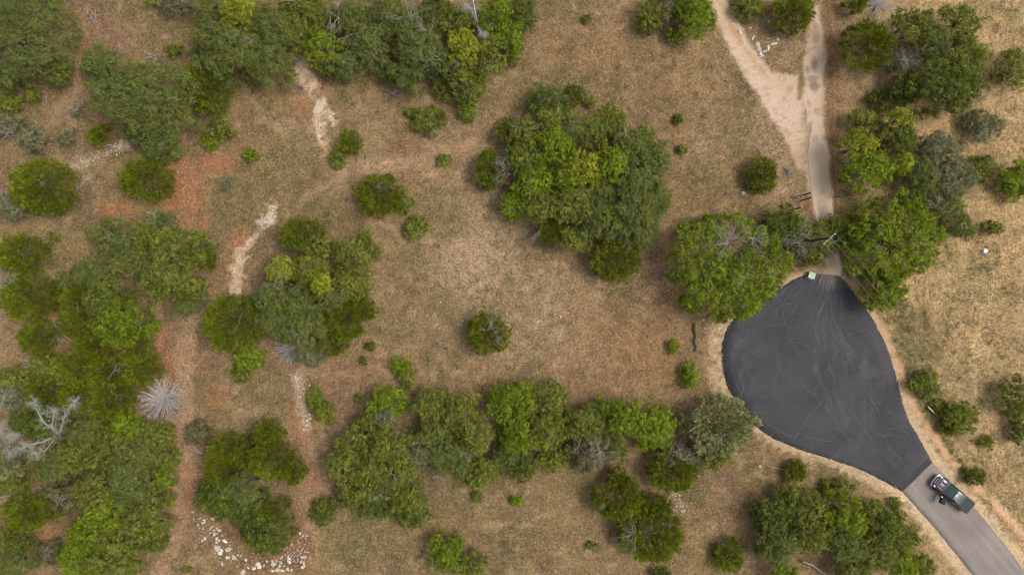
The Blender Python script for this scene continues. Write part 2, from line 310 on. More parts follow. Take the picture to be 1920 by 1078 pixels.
# the far ground settles to the mean tone of the grassland
nx, ny = len(gx), len(gy); idx = np.arange(nx*ny).reshape(ny, nx)
F = np.stack([idx[:-1, :-1], idx[:-1, 1:], idx[1:, 1:], idx[1:, :-1]], -1).reshape(-1, 4)
gm = npmesh("ground", np.stack([X, Y, Z], -1).reshape(-1, 3), F, col.reshape(-1, 3), smooth=True)
a = gm.attributes.new("stones", 'FLOAT', 'POINT'); a.data.foreach_set("value", stone.ravel().astype(np.float32))
a = gm.attributes.new("packed", 'FLOAT', 'POINT'); a.data.foreach_set("value", tk.ravel().astype(np.float32))
def ground_material():
    m = bpy.data.materials.new("dry_ground"); m.use_nodes = True; n = m.node_tree; L = n.links.new; b = n.nodes["Principled BSDF"]
    b.inputs["Roughness"].default_value = .97; b.inputs["Specular IOR Level"].default_value = .1
    geo = n.nodes.new("ShaderNodeNewGeometry"); at = n.nodes.new("ShaderNodeAttribute"); at.attribute_name = "tone"
    st = n.nodes.new("ShaderNodeAttribute"); st.attribute_name = "stones"; pk = n.nodes.new("ShaderNodeAttribute"); pk.attribute_name = "packed"
    def noise(s, d=3, r=.6):
        t = n.nodes.new("ShaderNodeTexNoise"); t.inputs["Scale"].default_value = s; t.inputs["Detail"].default_value = d; t.inputs["Roughness"].default_value = r
        L(geo.outputs["Position"], t.inputs["Vector"]); return t.outputs[0]
    def mr(v, a0, a1, b0, b1):
        t = n.nodes.new("ShaderNodeMapRange"); L(v, t.inputs[0])
        for i, q in enumerate((a0, a1, b0, b1)): t.inputs[i+1].default_value = q
        return t.outputs[0]
    def mth(op, a_, b_):
        t = n.nodes.new("ShaderNodeMath"); t.operation = op
        for i, q in enumerate((a_, b_)):
            if hasattr(q, 'links') or not isinstance(q, (int, float)): L(q, t.inputs[i])
            else: t.inputs[i].default_value = q
        return t.outputs[0]
    def mixc(f, ca, cb):
        t = n.nodes.new("ShaderNodeMix"); t.data_type = 'RGBA'; L(f, t.inputs[0])
        L(ca, t.inputs[6]) if not isinstance(ca, tuple) else setattr(t.inputs[6], 'default_value', (*ca, 1))
        L(cb, t.inputs[7]) if not isinstance(cb, tuple) else setattr(t.inputs[7], 'default_value', (*cb, 1))
        return t.outputs[2]
    fine = noise(3.2, 4, .7); tiny = noise(9, 3, .7); med = noise(.9, 3, .6)
    f1 = mr(fine, .3, .7, .50, 1.46); f2 = mr(tiny, .3, .7, .62, 1.36)
    soft = mth('MULTIPLY', f1, f2)
    soft = mth('ADD', mth('MULTIPLY', mth('SUBTRACT', soft, 1.0), mth('SUBTRACT', 1.0, mth('MULTIPLY', pk.outputs["Fac"], .75))), 1.0)
    v = n.nodes.new("ShaderNodeVectorMath"); v.operation = 'SCALE'; L(at.outputs["Color"], v.inputs[0]); L(soft, v.inputs[3])
    c = v.outputs[0]
    mot = noise(.62, 5, .72); mv = mr(mot, .34, .66, .74, 1.24); v2 = n.nodes.new("ShaderNodeVectorMath"); v2.operation = 'SCALE'; L(c, v2.inputs[0]); L(mth('ADD', mth('MULTIPLY', mth('SUBTRACT', mv, 1.0), mth('SUBTRACT', 1.0, mth('MULTIPLY', pk.outputs["Fac"], .7))), 1.0), v2.inputs[3]); c = v2.outputs[0]
    notpk = mth('SUBTRACT', 1.0, pk.outputs["Fac"])
    # tufts of dull green and straw, a few decimetres across
    tuft = mth('MULTIPLY', mth('MULTIPLY', mr(noise(1.9, 2, .75), .54, .64, 0, .7), mr(med, .42, .6, .25, 1)), notpk); c = mixc(tuft, c, (.105, .10, .050))
    dk = mth('MULTIPLY', mth('MULTIPLY', mr(noise(5.5, 2, .6), .58, .66, 0, .45), notpk), mr(noise(.5, 2), .4, .6, .4, 1)); c = mixc(dk, c, (.13, .085, .06))
    rdd = mth('MULTIPLY', mth('MULTIPLY', mr(noise(2.7, 3, .7), .52, .66, 0, .5), notpk), mr(noise(.3, 2), .4, .6, .3, 1)); c = mixc(rdd, c, (.30, .17, .11))
    sw = mth('MULTIPLY', mth('MULTIPLY', mr(noise(4.2, 2, .8), .56, .66, 0, .6), notpk), 1.0); c = mixc(sw, c, (.46, .36, .22))
    # pale pebbles
    vo = n.nodes.new("ShaderNodeTexVoronoi"); vo.inputs["Scale"].default_value = 3.4; L(geo.outputs["Position"], vo.inputs["Vector"])
    sel = n.nodes.new("ShaderNodeSeparateColor"); L(vo.outputs["Color"], sel.inputs[0])
    rad = mr(vo.outputs["Distance"], .16, .26, 1, 0); pick = mth('LESS_THAN', sel.outputs[0], mth('MULTIPLY', st.outputs["Fac"], .8))
    pb = mth('MULTIPLY', rad, pick); c = mixc(mth('MULTIPLY', pb, .7), c, (.56, .42, .30))
    L(c, b.inputs["Base Color"])
    bp = n.nodes.new("ShaderNodeBump"); bp.inputs["Strength"].default_value = .7; bp.inputs["Distance"].default_value = .12
    L(mth('MULTIPLY', mth('ADD', fine, mth('MULTIPLY', tiny, .6)), mth('SUBTRACT', 1.0, mth('MULTIPLY', pk.outputs["Fac"], .8))), bp.inputs["Height"]); L(bp.outputs[0], b.inputs["Normal"])
    return m
link("ground", gm, ground_material(), kind="structure", label="dry stony grassland with bare tan and reddish soil")

# ---------- paved surfaces ----------
def strip_mesh(name, Lp, Rp, z, n=None, cross=9, thick=.03, end=False):
    """a sheet between two edge lines (same direction), with a skirt"""
    def resample(p, k):
        p = np.array(p); d = np.r_[0, np.cumsum(np.linalg.norm(np.diff(p, axis=0), axis=1))]; t = np.linspace(0, d[-1], k)
        return np.stack([np.interp(t, d, p[:, 0]), np.interp(t, d, p[:, 1])], 1)
    A = resample(Lp, n); B = resample(Rp, n); V = []
    for s in np.linspace(0, 1, cross):
        P = A*(1-s)+B*s; V.append(np.stack([(P[:, 0]-960)*SPX, (539-P[:, 1])*SPX, np.full(n, z)], 1))
    V = np.stack(V, 1); V = np.concatenate([V[:, :1]-[0, 0, thick], V, V[:, -1:]-[0, 0, thick]], 1); c = V.shape[1]
    i = np.arange(n*c).reshape(n, c); F = np.stack([i[:-1, :-1], i[:-1, 1:], i[1:, 1:], i[1:, :-1]], -1).reshape(-1, 4)
    me = npmesh(name, V.reshape(-1, 3), F)
    s = np.abs(np.r_[0, np.linspace(0, 1, cross), 1]*2-1)[None, :]*np.ones((n, 1)); e = np.clip(1-(np.arange(n)[::-1]/(n*.22)), 0, 1)[:, None]*np.ones((1, c)) if end else 0
    a = me.attributes.new("rim", 'FLOAT', 'POINT'); a.data.foreach_set("value", np.maximum(s, e).ravel().astype(np.float32)); return me
def jag(p, amp):
    out = []
    for i, (x, y) in enumerate(p):
        out.append((x+random.uniform(-amp, amp), y+random.uniform(-amp, amp)))
    return out
def densify(p, step=4):
    p = np.array(p); d = np.r_[0, np.cumsum(np.linalg.norm(np.diff(p, axis=0), axis=1))]; t = np.arange(0, d[-1], step)
    return [tuple(q) for q in np.stack([np.interp(t, d, p[:, 0]), np.interp(t, d, p[:, 1])], 1)]+[tuple(p[-1])]
def paving_material(name, c0, c1, focus=None, dirv=None, amt=.5, edge=None, south=None):
    m = bpy.data.materials.new(name); m.use_nodes = True; n = m.node_tree; L = n.links.new; b = n.nodes["Principled BSDF"]
    b.inputs["Roughness"].default_value = .85; b.inputs["Specular IOR Level"].default_value = .25
    geo = n.nodes.new("ShaderNodeNewGeometry")
    sep = n.nodes.new("ShaderNodeSeparateXYZ")
    def mth(op, a_, b_=0.0):
        t = n.nodes.new("ShaderNodeMath"); t.operation = op
        for i, q in enumerate((a_, b_)):
            if isinstance(q, (int, float)): t.inputs[i].default_value = q
            else: L(q, t.inputs[i])
        return t.outputs[0]
    L(geo.outputs["Position"], sep.inputs[0])
    cmb = n.nodes.new("ShaderNodeCombineXYZ")
    if focus is not None:      # wheel marks fan out from the driveway mouth
        dx = mth('SUBTRACT', sep.outputs[0], float(focus[0])); dy = mth('SUBTRACT', sep.outputs[1], float(focus[1]))
        ang = mth('ARCTAN2', dx, mth('MULTIPLY', dy, -1.0)); r2 = mth('SQRT', mth('ADD', mth('MULTIPLY', dx, dx), mth('MULTIPLY', dy, dy)))
        ang = mth('SUBTRACT', ang, mth('MULTIPLY', mth('MULTIPLY', r2, r2), .00035))
        wn = n.nodes.new("ShaderNodeTexNoise"); wn.inputs["Scale"].default_value = .16; wn.inputs["Detail"].default_value = 3; L(geo.outputs["Position"], wn.inputs["Vector"])
        ang = mth('ADD', ang, mth('MULTIPLY', wn.outputs[0], .5))
        L(mth('MULTIPLY', ang, 17.0), cmb.inputs[0]); L(mth('MULTIPLY', r2, .22), cmb.inputs[1])
    else:
        u = mth('ADD', mth('MULTIPLY', sep.outputs[0], dirv[0]), mth('MULTIPLY', sep.outputs[1], dirv[1]))
        v = mth('SUBTRACT', mth('MULTIPLY', sep.outputs[0], dirv[1]), mth('MULTIPLY', sep.outputs[1], dirv[0]))
        L(mth('MULTIPLY', u, .08), cmb.inputs[1]); L(mth('MULTIPLY', v, 2.2), cmb.inputs[0])
    t = n.nodes.new("ShaderNodeTexNoise"); t.inputs["Scale"].default_value = 1.0; t.inputs["Detail"].default_value = 4; t.inputs["Roughness"].default_value = .65; L(cmb.outputs[0], t.inputs["Vector"])
    mr = n.nodes.new("ShaderNodeMapRange"); mr.inputs[1].default_value = .47; mr.inputs[2].default_value = .80; mr.inputs[4].default_value = amt; L(t.outputs[0], mr.inputs[0])
    fac = mr.outputs[0]
    if focus is not None:
        fo = n.nodes.new("ShaderNodeMapRange"); fo.inputs[1].default_value = 2; fo.inputs[2].default_value = 34; fo.inputs[3].default_value = 1.3; fo.inputs[4].default_value = .45; L(r2, fo.inputs[0]); fac = mth('MULTIPLY', fac, fo.outputs[0])
        w2 = n.nodes.new("ShaderNodeTexNoise"); w2.inputs["Scale"].default_value = 1.7; w2.noise_dimensions = '1D'; L(mth('MULTIPLY', ang, 2.2), w2.inputs["W"])
        wm = n.nodes.new("ShaderNodeMapRange"); wm.inputs[1].default_value = .40; wm.inputs[2].default_value = .62; wm.inputs[3].default_value = .15; wm.inputs[4].default_value = 1.2; L(w2.outputs[0], wm.inputs[0]); fac = mth('MULTIPLY', fac, wm.outputs[0])
    cl = n.nodes.new("ShaderNodeTexNoise"); cl.inputs["Scale"].default_value = .22; cl.inputs["Detail"].default_value = 5; L(geo.outputs["Position"], cl.inputs["Vector"])
    g = n.nodes.new("ShaderNodeTexNoise"); g.inputs["Scale"].default_value = 7; g.inputs["Detail"].default_value = 3; L(geo.outputs["Position"], g.inputs["Vector"])
    mx = n.nodes.new("ShaderNodeMix"); mx.data_type = 'RGBA'; mx.inputs[6].default_value = (*c0, 1); mx.inputs[7].default_value = (*c1, 1); L(fac, mx.inputs[0])
    k1 = n.nodes.new("ShaderNodeMapRange"); k1.inputs[1].default_value = .3; k1.inputs[2].default_value = .7; k1.inputs[3].default_value = .84; k1.inputs[4].default_value = 1.17; L(cl.outputs[0], k1.inputs[0])
    k2 = n.nodes.new("ShaderNodeMapRange"); k2.inputs[1].default_value = .3; k2.inputs[2].default_value = .7; k2.inputs[3].default_value = .80; k2.inputs[4].default_value = 1.20; L(g.outputs[0], k2.inputs[0])
    s = n.nodes.new("ShaderNodeVectorMath"); s.operation = 'SCALE'; L(mx.outputs[2], s.inputs[0]); L(mth('MULTIPLY', k1.outputs[0], k2.outputs[0]), s.inputs[3])
    if edge:                   # dusty blotches
        e = n.nodes.new("ShaderNodeTexNoise"); e.inputs["Scale"].default_value = edge[1]; e.inputs["Detail"].default_value = 5; L(geo.outputs["Position"], e.inputs["Vector"])
        em = n.nodes.new("ShaderNodeMapRange"); em.inputs[1].default_value = .38; em.inputs[2].default_value = .55; em.inputs[4].default_value = edge[2]; ev = e.outputs[0]
        if south is not None:  # the soil cover thins out towards the asphalt
            sg = n.nodes.new("ShaderNodeMapRange"); sg.inputs[1].default_value = south-6; sg.inputs[2].default_value = south+5; sg.inputs[3].default_value = -.07; sg.inputs[4].default_value = .06; L(sep.outputs[1], sg.inputs[0]); ev = mth('ADD', ev, sg.outputs[0])
            ra = n.nodes.new("ShaderNodeAttribute"); ra.attribute_name = "rim"; rm = n.nodes.new("ShaderNodeMapRange"); rm.inputs[1].default_value = .35; rm.inputs[2].default_value = 1; rm.inputs[4].default_value = .36; L(ra.outputs["Fac"], rm.inputs[0]); ev = mth('ADD', ev, rm.outputs[0])
        L(ev, em.inputs[0])
        m2 = n.nodes.new("ShaderNodeMix"); m2.data_type = 'RGBA'; L(em.outputs[0], m2.inputs[0]); L(s.outputs[0], m2.inputs[6]); m2.inputs[7].default_value = (*edge[0], 1); L(m2.outputs[2], b.inputs["Base Color"])
    elif focus is not None:    # soil washed and driven onto the asphalt at the driveway mouth
        dn = mth('ADD', t.outputs[0], mth('MULTIPLY', mth('SUBTRACT', g.outputs[0], .5), .35))
        dm = n.nodes.new("ShaderNodeMapRange"); dm.inputs[1].default_value = 2.2; dm.inputs[2].default_value = 6.5; dm.inputs[3].default_value = .30; dm.inputs[4].default_value = -.25; L(r2, dm.inputs[0])
        dd = n.nodes.new("ShaderNodeMapRange"); dd.inputs[1].default_value = .50; dd.inputs[2].default_value = .72; dd.inputs[4].default_value = .6
        side = mth('MULTIPLY', mth('POWER', mth('ABSOLUTE', mth('ADD', dx, -.1)), 2.0), .05)
        L(mth('SUBTRACT', mth('ADD', dn, dm.outputs[0]), side), dd.inputs[0])
        m2 = n.nodes.new("ShaderNodeMix"); m2.data_type = 'RGBA'; L(dd.outputs[0], m2.inputs[0]); L(s.outputs[0], m2.inputs[6]); m2.inputs[7].default_value = (.30, .25, .215, 1); L(m2.outputs[2], b.inputs["Base Color"])
    else: L(s.outputs[0], b.inputs["Base Color"])
    bp = n.nodes.new("ShaderNodeBump"); bp.inputs["Strength"].default_value = .25; bp.inputs["Distance"].default_value = .02; L(g.outputs[0], bp.inputs["Height"]); L(bp.outputs[0], b.inputs["Normal"])
    return m
f0 = W(1552, 478)
asph = paving_material("fresh_asphalt", (.061, .060, .065), (.15, .142, .146), focus=f0, amt=.55)
link("asphalt_turnaround", strip_mesh("asphalt", jag(densify(EDGE_L[::-1], 2.5), 1.1), jag(densify(EDGE_R, 2.5), 1.1), .028, 300, 13), asph, kind="structure", label="dark asphalt turnaround with pale crack lines")
d_ = np.array([OLD_R[-1][0]-OLD_R[0][0], -(OLD_R[-1][1]-OLD_R[0][1])]); d_ = d_/np.linalg.norm(d_)
d_ = np.array([.66, -.75])
oldm = paving_material("worn_asphalt", (.265, .228, .205), (.37, .32, .285), dirv=tuple(float(v) for v in d_), amt=.7)
link("road", strip_mesh("road", jag(densify(OLD_L, 3), .9), jag(densify(OLD_R, 3), .9), .020, 300, 9), oldm, kind="structure", label="worn greyish brown asphalt road")
drm = paving_material("worn_driveway", (.31, .262, .225), (.15, .132, .122), dirv=(.12, .99), amt=.9, edge=((.57, .43, .305), .30, 1.0), south=W(0, 300)[1])
def drive_edges():
    L_, R_ = densify(PAVE_L, 4), densify(PAVE_R, 4)
    return jag(L_, 1.6), jag(R_, 1.6)
link("driveway", strip_mesh("driveway", *drive_edges(), .012, 160, 17, thick=.010, end=True), drm, kind="structure", label="narrow worn driveway strip dusted with pale soil")
jp = [(1748, 866), (1729, 885), (1710, 904), (1693, 921)]; jq = [(1741, 856), (1722, 876), (1703, 896), (1680, 914)]
jv = []
for q_ in zip(densify(jp, 6)[:13], densify(jq, 6)[:13]):
    for t_ in q_: jv.append((*W(t_[0]+random.uniform(-.4, .4), t_[1]+random.uniform(-.4, .4))[:2], .0325))
link("asphalt_joint", npmesh("asphalt_joint", jv, [(2*i, 2*i+1, 2*i+3, 2*i+2) for i in range(len(jv)//2-1)]), M['jointfill'], kind="structure", label="darker band of asphalt at the seam with the old road")
# crack filler lines on the turnaround
cr = [
 [(1372, 622), (1376, 640), (1374, 655), (1372, 690), (1380, 720), (1392, 745)], [(1374, 651), (1395, 650), (1410, 657), (1425, 672)], [(1402, 622), (1415, 628)],
 [(1452, 548), (1466, 572), (1470, 600), (1482, 640), (1500, 665)], [(1466, 572), (1490, 568)], [(1440, 612), (1468, 606), (1485, 615)],
 [(1545, 520), (1556, 560), (1560, 590), (1572, 620), (1582, 650), (1592, 672), (1606, 700), (1622, 730), (1640, 760)],
 [(1582, 634), (1600, 625), (1625, 616), (1640, 632), (1648, 660), (1655, 685)], [(1570, 683), (1592, 674)], [(1600, 705), (1625, 712), (1648, 700), (1670, 694)],
 [(1500, 718), (1520, 735), (1535, 745), (1540, 760), (1522, 768), (1510, 790), (1498, 810), (1485, 830)], [(1535, 718), (1525, 732)],
 [(1440, 795), (1465, 810), (1482, 818), (1500, 812), (1520, 820), (1545, 826), (1562, 827)], [(1523, 828), (1518, 845)],
 [(1545, 763), (1560, 775), (1568, 787), (1580, 793)], [(1560, 801), (1580, 808), (1592, 822), (1610, 827), (1640, 842), (1665, 862), (1678, 872)],
 [(1585, 752), (1592, 770), (1608, 784), (1615, 800), (1625, 815), (1640, 834), (1638, 846)], [(1583, 806), (1590, 790), (1604, 785)], [(1610, 828), (1618, 818), (1612, 806)],
 [(1632, 718), (1636, 745), (1628, 760), (1640, 775)], [(1636, 755), (1650, 757)], [(1662, 804), (1685, 800), (1700, 797)], [(1662, 760), (1664, 772), (1676, 773)],
 [(1660, 832), (1670, 842), (1690, 862)], [(1400, 700), (1425, 720), (1450, 728)], [(1425, 745), (1448, 740), (1470, 728)], [(1480, 640), (1510, 645), (1530, 660)], [(1395, 775), (1420, 770), (1435, 778)],
]
cv = []; cf = []
for line_ in cr:
    p = chaikin(line_, 2); p = [(q[0]+random.uniform(-.7, .7), q[1]+random.uniform(-.7, .7)) for q in densify(p, 2.5)]
    P = np.array([W(*q)[:2] for q in p]); T = unit(np.gradient(P, axis=0)); N = np.stack([-T[:, 1], T[:, 0]], 1)
    wd = RNG.uniform(.012, .055, (len(P), 1)); b0 = len(cv)
    for a_, b_ in zip(P+N*wd, P-N*wd): cv += [(*a_, .033), (*b_, .033)]
    for i in range(len(P)-1): cf.append((b0+2*i, b0+2*i+1, b0+2*i+3, b0+2*i+2))
link("crack_lines", npmesh("crack_lines", cv, cf), M['asphalt2'], kind="structure", label="thin pale sealed cracks across the turnaround")
# ---------- plants ----------
PAL = {  # species: (dark tone, light tone) albedo
 'J': ((.080, .104, .004), (.300, .350, .024)),     # juniper, deep yellow green
 'O': ((.088, .110, .026), (.262, .312, .092)),     # live oak, greyish green
 'S': ((.072, .092, .006), (.345, .375, .058)),     # mixed scrub, mid green
 'B': ((.070, .120, .003), (.345, .455, .030)),     # bright fresh green
 'Y': ((.140, .170, .005), (.500, .530, .050)),     # yellow green
 'D': ((.044, .068, .008), (.195, .245, .046)),     # dark green
 'G': ((.105, .112, .050), (.360, .365, .190)),     # grey green, thin
 'W': ((.140, .160, .045), (.520, .545, .240)),     # silver, feathery
 'N': ((.085, .080, .028), (.300, .275, .130)),     # brownish olive
}
SPIKY = {'J': 1, 'W': 2}
def crown_arrays(rx, ry, h, kind, dens=1.0, tone=1.0, low=.25, hollow=None):
    Rm = min(rx, ry); spk = SPIKY.get(kind, 0)
    lr0 = float(np.clip(.34*Rm+.08, .22, .92))*(1.0 if not spk else .9)*(1.12 if kind == 'O' else 1)
    n = max(4, int((2.0 if spk == 1 else 1.55)*rx*ry/lr0**2)); ph = RNG.uniform(0, 6.28, 4)
    k = np.arange(n); q = np.sqrt((k+.5)/n); th = k*2.39996+RNG.uniform(0, 6)
    edge = 1+.10*np.sin(2*th+ph[0])+.08*np.sin(3*th+ph[1])+.06*np.sin(5*th+ph[2])
    if spk == 1: edge = 1+(edge-1)*.12
    lr = lr0*(RNG.uniform(.66, 1.25, n) if not spk else RNG.uniform(.85, 1.1, n))*(1.1-.25*q)
    fr = q*edge*(1-.72*lr/Rm); fr = np.maximum(fr, 0)
    cx = np.cos(th)*fr*rx+RNG.normal(0, .12*lr0, n); cy = np.sin(th)*fr*ry+RNG.normal(0, .12*lr0, n)
    top = h*(.50+.50*np.sqrt(np.clip(1-(q*.92)**2, 0, 1))); cz = np.maximum(top-lr+RNG.normal(0, (.34 if not spk else .14)*lr0, n), lr*.75)
    if hollow:
        keep = np.hypot(cx/rx-hollow[0], cy/ry-hollow[1]) > hollow[2]
        cx, cy, cz, lr = cx[keep], cy[keep], cz[keep], lr[keep]
    # a lower skirt of lobes closes the side of the crown
    m = max(4, int(n*.5)); t2 = RNG.uniform(0, 6.283, m); l2 = lr0*RNG.uniform(.5, .9, m); f2 = 1-.95*l2/Rm
    cx = np.r_[cx, np.cos(t2)*f2*rx]; cy = np.r_[cy, np.sin(t2)*f2*ry]; cz = np.r_[cz, np.maximum(h*low*RNG.uniform(.8, 1.7, m), l2*.7)]; lr = np.r_[lr, l2]
    C = np.stack([cx, cy, cz], 1); lt = RNG.uniform(0, 1, len(C))
    cs = .34 if kind in 'BSYDN' else .30 if kind in 'OG' else .36
    if Rm < 1.2: cs = .24
    # clumps over each lobe
    cnt = np.maximum(5, (4*math.pi*lr**2*.68/(cs*cs*1.15)*dens)).astype(int); li = np.repeat(np.arange(len(C)), cnt); N = len(li)
    d = unit(RNG.normal(0, 1, (N, 3))); d[:, 2] = np.where(d[:, 2] < -.3, -d[:, 2], d[:, 2])
    P = C[li]+d*(lr[li]*RNG.uniform(.58, 1.18, N))[:, None]
    # drop clumps buried in neighbouring lobes
    bur = np.zeros(N, bool)
    for j in range(len(C)):
        dd = np.linalg.norm(P-C[j], axis=1); bur |= (dd < lr[j]*.62) & (li != j)
    ok = ~bur & (P[:, 2] > .05); P, d, li = P[ok], d[ok], li[ok]; N = len(P)
    ct = np.clip(.30*lt[li]+.70*RNG.uniform(0, 1, N)**1.3+RNG.normal(0, .10, N), 0, 1); tw = RNG.random(N) < (.04 if kind in 'JN' else .02)
    nl = (15 if kind not in 'OG' else 19) if not spk else 14
    if Rm < 1.2: nl = 11
    pi_ = np.repeat(np.arange(N), nl); K = len(pi_)
    out = d[pi_]; rad = unit(P*np.array([1, 1, .5])-np.array([0, 0, .1*h]))[pi_]
    if spk:
        ax = unit(rad*(.8 if spk == 1 else 1.0)+out*.5+np.array([0, 0, .35 if spk == 1 else .1])+RNG.normal(0, .38 if spk == 1 else .28, (K, 3)))
        pos = P[pi_]+RNG.normal(0, cs*.32, (K, 3)); Ln = RNG.uniform(.18, .40, K) if spk == 1 else RNG.uniform(.22, .5, K); Wd = Ln*.20+.012
        sd = unit(np.cross(ax, RNG.normal(0, 1, (K, 3))+np.array([0, 0, .8])))
    else:
        pos = P[pi_]+RNG.normal(0, cs*.30, (K, 3))*np.array([1, 1, .8])
        nn = unit(out*.55+np.array([0, 0, .45])+RNG.normal(0, .55, (K, 3)))
        ax = unit(np.cross(nn, RNG.normal(0, 1, (K, 3)))); sd = np.cross(nn, ax); Ln = RNG.uniform(.11, .24, K)*(.78 if kind in 'OG' else 1); Wd = Ln*RNG.uniform(.42, .62, K)
    if Rm < 1.2: Ln = Ln*.85; Wd = Wd*.85
    a, b = ax*Ln[:, None], sd*Wd[:, None]*.5
    V = np.stack([pos-a*.5, pos+b-a*.05, pos+a*.5, pos-b-a*.05], 1)
    V[:, :, 2] = np.maximum(V[:, :, 2], .02)
    F = np.arange(K*4).reshape(K, 4)
    c0, c1 = (np.array(v) for v in PAL[kind]); sb0, sb1 = (np.array(v) for v in PAL['S' if kind in 'BYOD' else 'O' if kind in 'S' else kind]); lm = (RNG.random(len(C))**1.5*(.55 if Rm > 1.5 else .3))[li][pi_][:, None]
    c0 = c0*(1-lm)+sb0*lm; c1 = c1*(1-lm)+sb1*lm; t = np.clip(ct[pi_]*(.8 if kind == 'O' else 1)+(.08 if kind == 'O' else 0)+RNG.normal(0, .12, K), 0, 1)[:, None]
    col = (c0*(1-t)+c1*t)*tone*RNG.uniform(.9, 1.1, (K, 1))
    col = np.where(tw[pi_][:, None], np.array([.21, .175, .135])*RNG.uniform(.7, 1.2, (K, 1)), col); sick = RNG.random((K, 1)) < .015; col = np.where(sick, np.array([.24, .19, .11]), col)
    return V.reshape(-1, 3), F, np.repeat(col, 4, axis=0), C, lr
NAMES = {'J': ('juniper_tree', 'tree'), 'O': ('oak_tree', 'tree'), 'S': ('scrub_tree', 'tree'), 'B': ('leafy_tree', 'tree'), 'Y': ('yellow_green_tree', 'tree'),
         'D': ('dark_green_tree', 'tree'), 'G': ('grey_green_tree', 'tree'), 'W': ('feathery_tree', 'tree'), 'N': ('olive_tree_scrub', 'tree')}
def plant(kind, px, py, rpx, rpy, label, h=None, dead=None, tone=1.0, dens=1.0, hollow=None, group=None, deadmat='dead'):
    rx, ry = rpx*SPX, rpy*SPX; rm = (rx*ry)**.5
    small = rm < 1.75
    if h is None: h = (1.05*rm+1.0 if not small else 1.1*rm+.25) * (1.0 if kind != 'J' else .92)
    h = min(h, 7.2)
    p = W(px, py, h*.55); z = float(ground_z(np.array([p[0]]), np.array([p[1]]))[0])-.03
    name, cat = NAMES[kind]
    if small: name, cat = ('juniper_bush' if kind == 'J' else 'bush'), 'bush'
    k9 = 1.03 if kind == 'J' else 1.07; rx *= k9; ry *= k9
    root = empty(name, (p[0], p[1], z), 0, label=label, cat=cat, group=group)
    V, F, col, C, lr = crown_arrays(rx, ry, h, kind, dens, tone, hollow=hollow)
    cm = npmesh('crown' if not small else 'foliage', V, F, col); link('crown' if not small else 'foliage', cm, M['leaf'], root)
    # trunk and limbs
    T = Tubes(); r0 = .05+.055*rm; lean = RNG.normal(0, .12, 2)*rm
    nst = 1 if (kind in 'JB' or small) else RNG.integers(1, 4)
    tops = []
    for s in range(nst):
        b = np.array([RNG.normal(0, .12)*rm*(nst > 1), RNG.normal(0, .12)*rm*(nst > 1), -.1]); m1 = np.array([b[0]+lean[0]*.4, b[1]+lean[1]*.4, h*.22]); m2 = np.array([lean[0]+b[0]*2, lean[1]+b[1]*2, h*.42])
        k = r0/(nst**.5); T.seg(b, m1, k*1.25, k*.95); T.seg(m1, m2, k*.95, k*.7); tops.append(m2)
    order = RNG.permutation(len(C))[:min(len(C), 16 if not small else 7)]
    for j in order:
        m2 = tops[int(np.argmin([np.hypot(*(C[j][:2]-t[:2])) for t in tops]))]
        q = C[j]; mid = (m2+q)/2+RNG.normal(0, .12, 3)*rm*.5; mid[2] = max(mid[2], .15)
        T.seg(m2, mid, r0*.48, r0*.3); T.seg(mid, q, r0*.3, r0*.12)
        for _ in range(2 if not small else 1):
            dd = unit(RNG.normal(0, 1, 3)+np.array([0, 0, .8])); T.seg(q, q+dd*lr[j]*.85, r0*.12, r0*.04)
    link('trunk' if not small else 'stem', T.mesh('trunk', 5), M['bark'], root)
    if dead:
        T = Tubes()
        for (dx, dy, cnt, ln) in dead:
            ctr = np.array([dx*SPX, -dy*SPX, h*.62]); q = min(1, math.hypot(ctr[0]/rx, ctr[1]/ry)); surf = h*(.40+.60*math.sqrt(max(0, 1-(q*.9)**2)))
            ctr[2] = surf-.35; src = np.array([ctr[0]*.6, ctr[1]*.6, max(.3, surf*.5)])
            T.seg(src, ctr, .07, .055)
            for i in range(max(2, int(cnt*.95))):
                an = RNG.uniform(0, 6.283); d0 = unit(np.array([math.cos(an), math.sin(an), RNG.uniform(.15, .6)])+unit(ctr*np.array([1, 1, 0])+1e-6)*.35)
                T.branch(ctr, d0, ln*RNG.uniform(.55, 1.1), .029, 3, .6, .28, 2, .58, .02)
        link('dead_branches', T.mesh('dead_branches', 4), M[deadmat], root)
    return root
G1, G2, G3, G4, G5, G6, G7 = ('trees of the dense wood along the top edge', 'trees of the large central thicket', 'trees of the thicket by the red soil', 'trees of the wood in the lower left corner',
    'trees of the lower hedge-like row', 'trees of the thicket beside the pickup road', 'trees of the dark clump right of the driveway')
G8 = 'trees of the thicket with the dead fan of twigs'; G9 = 'low bushes scattered on the right-hand grassland'; G10 = 'low bushes scattered in the dry clearing'; G11='trees of the two-lobed thicket above the white stones'
P = plant
